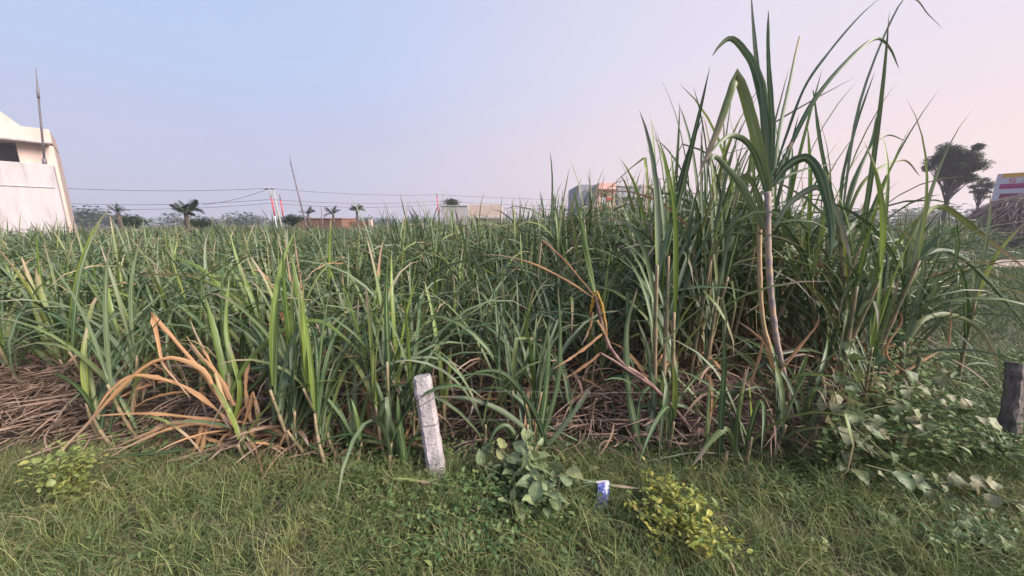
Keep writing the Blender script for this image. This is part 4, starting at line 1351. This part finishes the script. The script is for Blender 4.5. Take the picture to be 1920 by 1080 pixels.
def house_white():
    """local frame: origin at the front right corner, x along the front, y into the house"""
    yc = 20.0
    phi = R(49)
    h = thing('white_house', 'white and cream two-storey flat-roofed house at the left edge', 'house', (x_at(104, 330, yc), yc, 0))
    h.rotation_euler = (0, 0, phi)
    zt = z_at(309, yc); zo1 = z_at(271, yc + .4); zp = z_at(240, yc + .5)
    local_box(h, 'wall', M_WHITE, -14, 0, 0, 1.1, 0, zt, 'white lower front wall')
    zl = z_at(352, yc)
    local_box(h, 'ledge', M_WHITE, -13.9, -.1, -.05, -.001, zl - .035, zl + .02)
    y1 = 1.1
    for x0, x1 in ((-1.15, .12), (-4.6, -3.7), (-9, -7.0)):
        local_box(h, 'wall', M_CREAM, x0, x1, y1 + .002, y1 + .25, 0, zo1, 'cream upper wall')
    local_box(h, 'back_wall', M_GREYSHADE, -14, -.3, y1 + 2.0, y1 + 2.2, 0, zo1)
    local_box(h, 'side_wall', M_CREAM, -.13, .118, y1 + .252, y1 + 4.5, 0, zo1 - .002, 'cream side wall')
    local_box(h, 'verandah_floor', M_CONC, -14, -.14, y1 + .26, y1 + 1.99, zt - .9, zt - .8)
    local_box(h, 'sunshade', M_CONC, -14.2, .0, y1 - .75, y1 + 2.5, zo1 + .003, zo1 + .13)
    local_box(h, 'parapet', M_CREAM, -14, .1, y1 + .02, y1 + 4.5, zo1 + .135, zp)
    zz = zp + .002
    local_box(h, 'stair_tower', M_CREAM, -5.5, -1.75, y1 + .6, y1 + 4, zz, zz + 1.5)
    v = [(-1.748, y1 + .7, zz), (-.8, y1 + .7, zz), (-1.748, y1 + .7, zz + 1.1), (-1.748, y1 + 1.0, zz), (-.8, y1 + 1.0, zz), (-1.748, y1 + 1.0, zz + 1.1)]
    MB().add(v, [np.array([(0, 1, 2), (5, 4, 3)]), np.array([(0, 3, 4, 1), (1, 4, 5, 2), (2, 5, 3, 0)])]).obj('stair_slope', M_CREAM, h)
    c0 = np.array(h.location)
    mp = c0 + np.array([math.cos(phi) * -.3 - math.sin(phi) * .5, math.sin(phi) * -.3 + math.cos(phi) * .5, zt])
    m = thing('antenna_mast', 'thin leaning antenna mast on the roof of the white house', 'mast', mp)
    top = np.array([x_at(67, 128, mp[1]), mp[1], z_at(128, mp[1])])
    q = top - mp
    MB().tube([(0, 0, -.02), q * .45, q * .8, q], [.05, .042, .032, .018], 7).obj('pole', M_RUST, m, True)
    MB().tube([q * .70, q * .74, q * .82], [.05, .06, .045], 7).obj('bracket', M_RUST, m, True)
    MB().tube([q * .0, q * .07], [.09, .085], 7).obj('base_clamp', M_RUST, m, True)


house_white()


def house_pink():
    y0 = 40.0
    xl, xm, xr = x_at(1078, 355, y0 + 4), x_at(1123, 355, y0), x_at(1155, 355, y0)
    zt = z_at(343, y0)
    h = thing('pink_house', 'two-storey house with warm-lit pink verandah front and shaded grey side above the cane', 'house', ((xl + xr) / 2, y0, 0))
    box_part(h, 'side_wall', M_GREYSHADE, xl, xm, y0 + 1.5, y0 + 9, 0, zt, 'grey side wall in shade')
    z1 = z_at(372, y0)
    zs = z_at(353, y0)
    box_part(h, 'parapet', M_PINKLIT, xm + .002, xr, y0, y0 + 6, zs + .003, zt + .02)
    box_part(h, 'roof_slab', M_PINKLIT, xm - .1, xr + .25, y0 - .3, y0 + 6, zs - .15, zs)
    box_part(h, 'pillar', M_PINKLIT, xm + .002, xm + .22, y0 + .05, y0 + .3, 0, zs - .153)
    box_part(h, 'pillar', M_PINKLIT, xr - .25, xr, y0 + .05, y0 + .3, 0, zs - .153)
    box_part(h, 'back_wall', M_CREAM, xm + .003, xr - .02, y0 + 1.6, y0 + 1.8, 0, zs - .155)
    box_part(h, 'window', M_DARK, xm + .45, xm + .85, y0 + 1.54, y0 + 1.59, z1 + .15, z1 + .85)
    box_part(h, 'window', M_DARK, xm + 1.0, xm + 1.25, y0 + 1.54, y0 + 1.59, z1 + .05, z1 + .85)
    box_part(h, 'railing', M_WPAINT, xm + .23, xr - .26, y0 + .1, y0 + .2, z1 - .6, z1 + .1)
    box_part(h, 'lower_wall', M_PINKLIT, xm + .004, xr - .03, y0 + .35, y0 + 1.58, 0, z1 - .9)
    p = MB()
    c = np.array([xm + 1.15, y0 + .5, 0]) - np.array(h.location)
    box_part(h, 'red_cloth', M_RED, xm + .9, xm + 1.5, y0 + .04, y0 + .09, z1 - .35, z1 + .12, 'red cloth hung on the railing')
    y1 = 44.0
    xa, xb, xc = x_at(1160, 360, y1), x_at(1204, 360, y1), x_at(1224, 360, y1)
    zt = z_at(348, y1)
    h = thing('grey_house', 'grey flat-roofed house with cream corner right of the pink house', 'house', ((xa + xb) / 2, y1, 0))
    box_part(h, 'side_wall', M_GREYSHADE, xa, xb, y1, y1 + 8, 0, zt - .15)
    box_part(h, 'parapet', M_CONC, xa - .08, xb - .003, y1 - .08, y1 + 8.1, zt - .147, zt)
    box_part(h, 'front_wall', M_CREAM, xb + .003, xc, y1 + .4, y1 + 7, 0, zt + .2)
    box_part(h, 'ledge', M_CONC, xa, xb - .01, y1 - .35, y1 - .003, z_at(369, y1) - .1, z_at(369, y1))
    for k in range(3):
        xx = xa + .5 + k * .9
        box_part(h, 'window', M_DARK, xx, xx + .4, y1 - .04, y1 - .002, z_at(380, y1), z_at(373, y1))
    box_part(h, 'door', M_DARK, xb + .35, xb + .8, y1 + .35, y1 + .398, 1.0, 3.0)


house_pink()


def shed_white():
    y0 = 50.0
    xa, xb, xc = x_at(828, 395, y0), x_at(878, 395, y0), x_at(940, 395, y0)
    zt = z_at(385, y0)
    h = thing('white_shed', 'low flat white shed with one warm-lit cream side in the middle distance', 'shed', ((xa + xc) / 2, y0, 0))
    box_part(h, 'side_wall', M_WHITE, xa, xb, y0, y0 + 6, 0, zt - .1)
    box_part(h, 'front_wall', M_CREAM, xb + .003, xc, y0 + .4, y0 + 6, 0, zt + .12)  # cream paints the warm sunlight on this half of the shed
    box_part(h, 'roof_edge', M_CONC, xa - .1, xb - .002, y0 - .12, y0 + 6.1, zt - .097, zt)
    box_part(h, 'ledge', M_WHITE, xb + .01, xc - .01, y0 + .1, y0 + .398, z_at(406, y0) - .3, z_at(406, y0))


shed_white()


def brick_house():
    y0 = 46.0
    xa, xb = x_at(556, 410, y0), x_at(640, 410, y0)
    zt = z_at(409, y0)
    h = thing('brick_house', 'low red brick building half hidden behind the cane below the palms', 'house', ((xa + xb) / 2, y0, 0))
    box_part(h, 'wall', M_BRICK, xa, xb, y0, y0 + 5, 0, zt - .12)
    box_part(h, 'coping', M_BRICK, xa - .08, xb + .08, y0 - .08, y0 + 5.1, zt - .117, zt)
    h = thing('brick_wall', 'broken red brick wall right of the brick building', 'wall', (x_at(676, 412, y0), y0 + 2, 0))
    xa, xb, xc = x_at(643, 410, y0 + 2), x_at(690, 410, y0 + 2), x_at(697, 410, y0 + 2)
    box_part(h, 'wall', M_BRICK, xa, xb, y0 + 2, y0 + 2.25, 0, z_at(415, y0 + 2))
    box_part(h, 'pillar', M_CREAM, xb + .003, xc, y0 + 1.9, y0 + 2.35, 0, z_at(411, y0 + 2))


brick_house()


def ad_building():
    yw = 27.0
    h = thing('painted_shop_wall', 'white shop wall painted with yellow and magenta bands at the right edge', 'building', (x_at(1863, 360, yw), yw, 0))
    h.rotation_euler = (0, 0, R(-53))
    y0, xl, zt, W = 0.0, 0.0, z_at(326, yw), 9.0
    box_part = local_box
    local_box(h, 'wall', M_WPAINT, 0, W, 0, 5, 0, zt)
    M_YEL = surf_mat('yellow_paint', (.62, .33, .06), (.68, .38, .08), 4, .7, 0)
    M_MAG = surf_mat('magenta_paint', (.33, .035, .14), (.38, .05, .17), 4, .7, 0)
    M_MAR = surf_mat('maroon_paint', (.19, .03, .09), (.23, .045, .11), 4, .7, 0)
    M_BLU = surf_mat('blue_paint', (.15, .22, .52), (.18, .26, .56), 4, .7, 0)
    M_REDT = surf_mat('red_letters', (.52, .10, .16), (.56, .13, .18), 4, .7, 0)
    zr = lambda v: z_at(v, yw)
    x0 = xl + .30
    box_part(h, 'painted_band', M_YEL, x0 - .1, xl + W - .1, y0 - .014, y0 - .002, zr(334), zt - .02, 'yellow band', .002)
    box_part(h, 'painted_band', M_MAG, x0 - .1, xl + W - .1, y0 - .014, y0 - .002, zr(355), zr(346), 'magenta band', .002)
    box_part(h, 'painted_band', M_MAR, x0, x0 + 1.35, y0 - .014, y0 - .002, zr(396), zr(364), 'maroon painted panel', .002)
    box_part(h, 'painted_band', M_MAR, x0 + 1.5, xl + W - .1, y0 - .014, y0 - .002, zr(367), zr(359), 'maroon painted stripe', .002)
    # lettering: red initials, then blue word hanging from a headline bar
    o = np.zeros(3)
    zb, zt2 = zr(344), zr(337)
    hh = zt2 - zb

    def strokes(name, x, segs, mat, th=.055):
        mb = MB()
        for k, (a, b, c, d) in enumerate(segs):
            e = .0006 * k
            px0, px1 = x + min(a, c) * hh - th / 2, x + max(a, c) * hh + th / 2
            pz0, pz1 = zb + min(b, d) * hh - th / 2, zb + max(b, d) * hh + th / 2
            mb.box(px0 - o[0], px1 - o[0], y0 - .016 - e - o[1], y0 - .002 - o[1], pz0, pz1)
        return mb.obj(name, mat, h)
    strokes('letter', x0 + .30, [(0, 1, .8, 1), (0, .5, 0, 1), (0, .5, .8, .5), (.8, 0, .8, .5), (0, 0, .8, 0)], M_REDT)
    strokes('letter', x0 + .75, [(0, .1, .1, .1)], M_REDT)
    strokes('letter', x0 + .90, [(0, 0, 0, 1), (.45, .4, .45, .9), (.9, 0, .9, 1), (0, 1, .9, 1)], M_REDT)
    xx = x0 + 1.55
    for k in range(6):
        strokes('letter', xx + k * .42, [(-.1, 1, 1.1, 1), (.85, 0, .85, 1), (.1, .45 + .1 * (k % 2), .85, .45 + .1 * (k % 2)), (.1, .1 * (k % 3), .1, .5)], M_BLU)
    for k in range(5):
        strokes('letter', x0 + 1.9 + k * .5, [(0, 1.95, .7, 1.95), (0, 1.6, 0, 1.95), (.7, 1.6, .7, 1.95)], M_MAG, .05)
    return xl


ad_building()

# dung and straw heap in front of it
def heap():
    c = np.array([33.7, 22.5, 0])
    n, m = 64, 26
    rs = np.random.default_rng(14)
    vs = []
    for j in range(m):
        h = j / (m - 1)
        for i in range(n):
            a = i / n * 2 * np.pi
            r = 3.7 * (1 - h ** 2.2) ** .5 * (1 + .06 * math.sin(3 * a + 1) + .05 * math.sin(7 * a))
            r += .25 * (vnoise(a * 3, h * 9, 2.0, 3) - .5) + .12 * (vnoise(a * 9, h * 30, 2.0, 4) - .5)
            x, yy = r * math.cos(a), r * math.sin(a) * .8
            z = 3.5 * h + .16 * float(vnoise(a * 5, h * 14, 1.5, 5))
            vs.append((x, yy, z if j else -.05))
    i = np.arange(m - 1)[:, None] * n; j = np.arange(n)[None]; k = (j + 1) % n
    f = np.stack([i + j, i + k, i + n + k, i + n + j], -1).reshape(-1, 4)
    M_HEAP = surf_mat('dried_dung', (.055, .038, .040), (.11, .08, .08), 3, .95, .8, c3=(.19, .145, .14), bscale=9)
    t = thing('dung_heap', 'big dark brown thatched dung heap in front of the painted shop wall', 'heap', c)
    MB().add(np.array(vs), [f]).obj('mound', M_HEAP, t, True)
    q = 1500
    a, h = rs.uniform(0, 6.28, q), rs.random(q) ** .8
    r = 3.75 * (1 - h ** 2.2) ** .5
    base = np.stack([r * np.cos(a), r * np.sin(a) * .82, 3.5 * h + .08], -1)
    v, s = gen(base, a + rs.normal(0, .3, q), rs.uniform(.4, 1.1, q), rs.uniform(1.2, 1.8, q), rs.uniform(2.3, 2.9, q), .7, rs.uniform(.03, .07, q), 4, None, 0, rs.normal(0, .5, q))
    o = link('straw', strips_mesh('straw', [(v, s, rs.random(q) * .35, np.ones(q))], M_LITTER), t)
    o['kind'] = 'stuff'


heap()

# dirt road crossing beyond the lawn
M_DIRT = surf_mat('dirt', (.24, .18, .15), (.34, .27, .23), 1.2, .95, .4, c3=(.42, .34, .29), bscale=12)
xs = np.linspace(14, 60, 40)
top_, bot_ = 15.0 + .25 * np.sin(xs * .7), 12.3 + .3 * np.sin(xs * .9 + 1)
v = np.concatenate([np.stack([xs, bot_, np.full(40, .03)], -1), np.stack([xs, top_, np.full(40, .03)], -1)])
i = np.arange(39)
dr = link('dirt_road', np_mesh('dirt_road', v, np.stack([i, i + 1, i + 41, i + 40], -1), M_DIRT))
tag(dr, 'pale dirt track across the lawn at the right', 'road', kind='structure')

# ------------------------------------------------------------------ poles and power lines
def pole_px(name, label, cat, y, top, bot, r, mat, bands=None, group=None):
    b = np.array([x_at(bot[0], bot[1], y), y, 0.0])
    a = np.array([x_at(bot[0], bot[1], y), y, z_at(bot[1], y)])
    tp = np.array([x_at(top[0], top[1], y), y, z_at(top[1], y)])
    base = tp + (a - tp) * (tp[2] / max(tp[2] - a[2], .01))
    t = thing(name, label, cat, base * [1, 1, 0], group)
    o = np.array(t.location)
    ts = [0] + ([] if not bands else [q for q, _ in bands]) + [1]
    mats = [mat] if not bands else [mat] + [m for _, m in bands]
    for k in range(len(ts) - 1):
        p0, p1 = base + (tp - base) * ts[k], base + (tp - base) * ts[k + 1]
        r0, r1 = r * (1.25 - .45 * ts[k]), r * (1.25 - .45 * ts[k + 1])
        MB().tube([p0 - o, p1 - o], [r0, r1], 8).obj('pole' if not bands else 'painted_section', mats[k], t, True)
    return t, tp


pA, tA = pole_px('power_pole', 'concrete power pole painted red and white left of the thin leaning pole', 'pole', 38, (505, 352), (520, 428), .075, M_WPAINT, [(.45, M_RED), (.8, M_POLE)])
arm = MB().box(-.55, .55, -.05, .05, -.06, .05).obj('crossarm', M_RUST, pA, loc=tuple(tA - np.array(pA.location) - [0, 0, .12]))
for xx in (-.48, 0.02, .48):
    MB().tube([(xx, 0, .05), (xx, 0, .10), (xx, 0, .16)], [.035, .055, .03], 7).obj('insulator', M_WPAINT, arm, True)
strut, _ = pole_px('pole_strut', 'leaning grey strut propping the red and white power pole', 'pole', 38.4, (511, 353), (528, 424), .085, M_POLE)
pB, tB = pole_px('power_pole', 'shorter red and white pole just right of the strut', 'pole', 42, (524, 364), (534, 424), .07, M_WPAINT, [(.45, M_RED), (.85, M_RUST)])
pC, tC = pole_px('power_pole', 'distant red pole beside the flat white shed', 'pole', 52, (819, 362), (822, 400), .075, M_RED, [(.9, M_RUST)])
pD, tD = pole_px('thin_pole', 'tall thin dark pole leaning left above the palms', 'pole', 30, (545, 305), (567, 394), .07, M_RUST)
MB().tube([(0, 0, 0), (-.05, 0, .6)], [.03, .008], 5).obj('tip', M_RUST, pD, True, loc=tuple(tD - np.array(pD.location)))
pE, tE = pole_px('thin_pole', 'short thin stake between the leaning pole and the palms', 'pole', 40, (602, 386), (604, 412), .05, M_RUST)


def cable(label, pts, sag, r=.022):
    out = []
    for a, b in zip(pts[:-1], pts[1:]):
        s = np.linspace(0, 1, 24)[:, None]
        q = np.array(a) + (np.array(b) - np.array(a)) * s
        q[:, 2] -= (4 * sag * s * (1 - s))[:, 0]
        out.append(q)
    q = np.concatenate(out)
    keep = np.concatenate([[True], np.linalg.norm(np.diff(q, axis=0), axis=1) > 1e-6])
    o = q[0]
    w = link('power_line', MB().tube(q[keep] - o, r, 5).mesh('power_line', M_CABLE, True), None, o)
    tag(w, label, 'cable', 'power lines crossing the sky')


def pt(u, v, y):
    return np.array([x_at(u, v, y), y, z_at(v, y)])


wl_ = [(345, 352, 362, 372), (372, 375, 379, 395), (380, 384, 388, 400)]
for k, (v0, v1, v2, v3) in enumerate([(350, 353, 365, 378), (379, 374, 377, 388), (387, 381, 383, 394)]):
    cable(['topmost power line sagging from the white house to the red pole', 'middle power line sagging between the distant poles', 'lowest power line sagging between the distant poles'][k],
          [pt(60, v0, 34), pt(506, v1, 38), pt(820, v2, 52), pt(1300, v3, 62)], .32 + .06 * k)
cable('short slack power line dropping left from the red pole top', [pt(380, 384, 36), pt(506, 353, 38)], .25)


# ------------------------------------------------------------------ palms and trees
def frond_mesh(L, seed, droop):
    rs = np.random.default_rng(seed)
    ns = 10
    s = np.linspace(0, 1, ns + 1)
    th = .35 + droop * s ** 1.3
    c = np.stack([np.cumsum(np.sin(th)) * L / ns, 0 * s, np.cumsum(np.cos(th)) * L / ns], -1)
    c -= c[0]
    f = np.linspace(.15, 1, 22)
    base = np.stack([np.interp(f, s, c[:, 0]), 0 * f, np.interp(f, s, c[:, 2])], -1)
    parts = []
    for sg in (-1, 1):
        v, q = gen(base, sg * (1.0 - .5 * f) + 0 * f, L * .38 * np.sin(np.pi * f * .85 + .2) + .1, 1.0 + .4 * f, 1.6 + .7 * f, 1.0, .075 * L / 1.6, 3, None, 0, 0, prof=prof_grass)
        parts.append((v, q, rs.random(22), 0.0 * f))
    v, q = gen(np.zeros((1, 3)), 0, L, .5, .5 + droop, 1.3, .05, 10, .2, 0, 0)
    parts.append((v, q, np.array([.4]), np.array([0.2])))
    return strips_mesh('frond', parts, M_TREE)


FR = [frond_mesh(1.5, k, d) for k, d in enumerate((.5, .9, 1.4, 2.0))]


def palm(label, u, vtop, y, crown_px, nf, seed):
    rs = np.random.default_rng(seed)
    zc = y * CP
    cr = crown_px * zc / FPX / 2
    ztop = z_at(vtop, y) - cr * .55
    b = np.array([x_at(u, vtop + 12, y), y, 0])
    t = thing('palm_tree', label, 'palm', b, 'palms beyond the cane')
    MB().tube([(0, 0, -.05), (.04, 0, ztop * .5), (0, 0, ztop)], [.20, .15, .13], 8).obj('trunk', M_BARK, t, True)
    for k in range(nf):
        sc = cr / 1.25 * rs.uniform(.85, 1.15)
        link('frond', FR[rs.integers(4)], t, (0, 0, ztop - .05), (rs.normal(0, .3), rs.normal(0, .3), k * 2.4 + rs.uniform(-.6, .6)), (sc, sc, sc))


palm('date palm with dark bushy crown left of the power pole', 348, 386, 26, 46, 16, 1)
palm('small single-crowned palm nearest the white house', 222, 390, 30, 32, 6, 2)
palm('palm with drooping crown right of the leaning thin pole', 625, 394, 44, 30, 9, 3)
palm('round-headed palm right of the brick building', 669, 388, 42, 26, 13, 4)
palm('low palm behind the brick building', 578, 395, 44, 26, 8, 5)


def tree(label, u, y, vtop, wpx, vbase_crown, seed, nleaf=4200, trunk_r=.25, lsize=.28, gaps=.5, name='tree', lean=0.0, group=None):
    rs = np.random.default_rng(seed)
    zc = y * CP
    R_ = wpx * zc / FPX / 2 * .68
    zt, zb = z_at(vtop, y), z_at(vbase_crown, y)
    b = np.array([x_at(u, (vtop + vbase_crown) / 2, y), y, 0])
    t = thing(name, label, 'tree', b, group)
    H = zt - zb
    mb = MB()
    mb.tube(catmull([(0, 0, -.1), (.1 + lean * .3, 0, zb * .6), (lean, .1, zb + H * .35)], 10), np.linspace(trunk_r, trunk_r * .55, 10), 8)
    clumps = []
    for k in range(40):
        d = rs.normal(0, 1, 3); d /= np.linalg.norm(d)
        d *= rs.uniform(.3, 1.0)
        p = np.array([R_ * d[0] + lean, R_ * d[1], zb + H * (.48 + .44 * d[2])])
        clumps.append(p)
        st = np.array([lean * .8, 0, zb * .8 + H * .25 * rs.random()])
        mid = (st + p) / 2 + rs.normal(0, R_ * .06, 3)
        mb.tube(catmull([st, mid, p], 7), np.linspace(trunk_r * .42, trunk_r * .06, 7), 5)
    mb.obj('trunk', M_BARK, t, True)
    per = nleaf // len(clumps)
    L, B = [], []
    for p in clumps:
        cr = R_ * rs.uniform(.24, .44)
        q = rs.normal(0, 1, (per, 3)); q /= np.linalg.norm(q, axis=1)[:, None]
        q *= (rs.random(per) ** .5)[:, None] * cr
        q[:, 2] *= .8
        B.append(p + q)
    B = np.concatenate(B); n = len(B)
    v, s = gen(B, rs.uniform(0, 6.28, n), rs.uniform(.7, 1.5, n) * lsize, rs.uniform(.6, 1.8, n), rs.uniform(1.6, 2.7, n), 1.0, rs.uniform(.4, .7, n) * lsize, 2, None, 0, rs.normal(0, .5, n), prof=prof_oval)
    o = link('crown', strips_mesh('crown', [(v, s, rs.random(n), 0.0)], M_TREE), t)
    o['kind'] = 'stuff'
    return t


tree('large dark tree with broken crown standing alone at the right', 1790, 40, 252, 98, 366, 15, 24000, .28, .24)
tree('thin lower tree just right of the large lone tree', 1842, 46, 322, 40, 378, 6, 1800, .14, .30)
tree('round dark bush beside the small palm left of the field', 250, 34, 406, 70, 424, 7, 1600, .15, .25)
tree('low dark tree in front of the brick building', 545, 41, 400, 64, 420, 8, 1600, .15, .25)
tree('dark tree top showing above the flat white shed', 848, 60, 373, 44, 386, 9, 1200, .2, .35)
tree('dark bush at the foot of the date palm', 375, 30, 412, 70, 424, 10, 1200, .12, .22)

# far wood fading into the haze
rs = np.random.default_rng(91)
B, S_ = [], []
for k in range(420):
    a = rs.uniform(-1.05, 1.05)
    d = rs.uniform(170, 330)
    x, y = d * math.sin(a), d * math.cos(a)
    h = rs.uniform(3.0, 6.0) * (1.35 if abs(a) > .75 else 1)
    q = rs.normal(0, 1, (130, 3)); q /= np.linalg.norm(q, axis=1)[:, None]; q *= (rs.random(130) ** .4)[:, None]
    B.append(np.array([x, y, h * .55]) + q * [h * .8, h * .8, h * .5]); S_.append(np.full(130, h * .26))
B, S_ = np.concatenate(B), np.concatenate(S_); n = len(B)
v, s = gen(B, rs.uniform(0, 6.28, n), S_, rs.uniform(.4, 2, n), rs.uniform(1.4, 2.7, n), 1.0, S_ * .7, 2, None, 0, 0, prof=prof_oval)
fw = link('far_trees', strips_mesh('far_trees', [(v, s, rs.random(n), 0.0)], M_TREE))
tag(fw, 'hazy line of distant trees along the horizon', 'trees', kind='stuff')

# ------------------------------------------------------------------ haze
def haze():
    m = bpy.data.materials.new('haze'); m.use_nodes = True
    n, l = m.node_tree.nodes, m.node_tree.links
    n.clear()
    out = n.new('ShaderNodeOutputMaterial')
    pv = n.new('ShaderNodeVolumePrincipled')
    pv.inputs['Color'].default_value = (.86, .86, .95, 1)
    pv.inputs['Density'].default_value = .0011
    pv.inputs['Anisotropy'].default_value = .2
    l.new(pv.outputs[0], out.inputs['Volume'])
    o = MB().box(-1300, 1300, -700, 1500, -1.2, 16).obj('haze', m)
    tag(o, 'pale evening haze over the whole field', 'haze', kind='stuff')


HAZE = True
if HAZE:
    haze()
print('objects', len(bpy.data.objects))
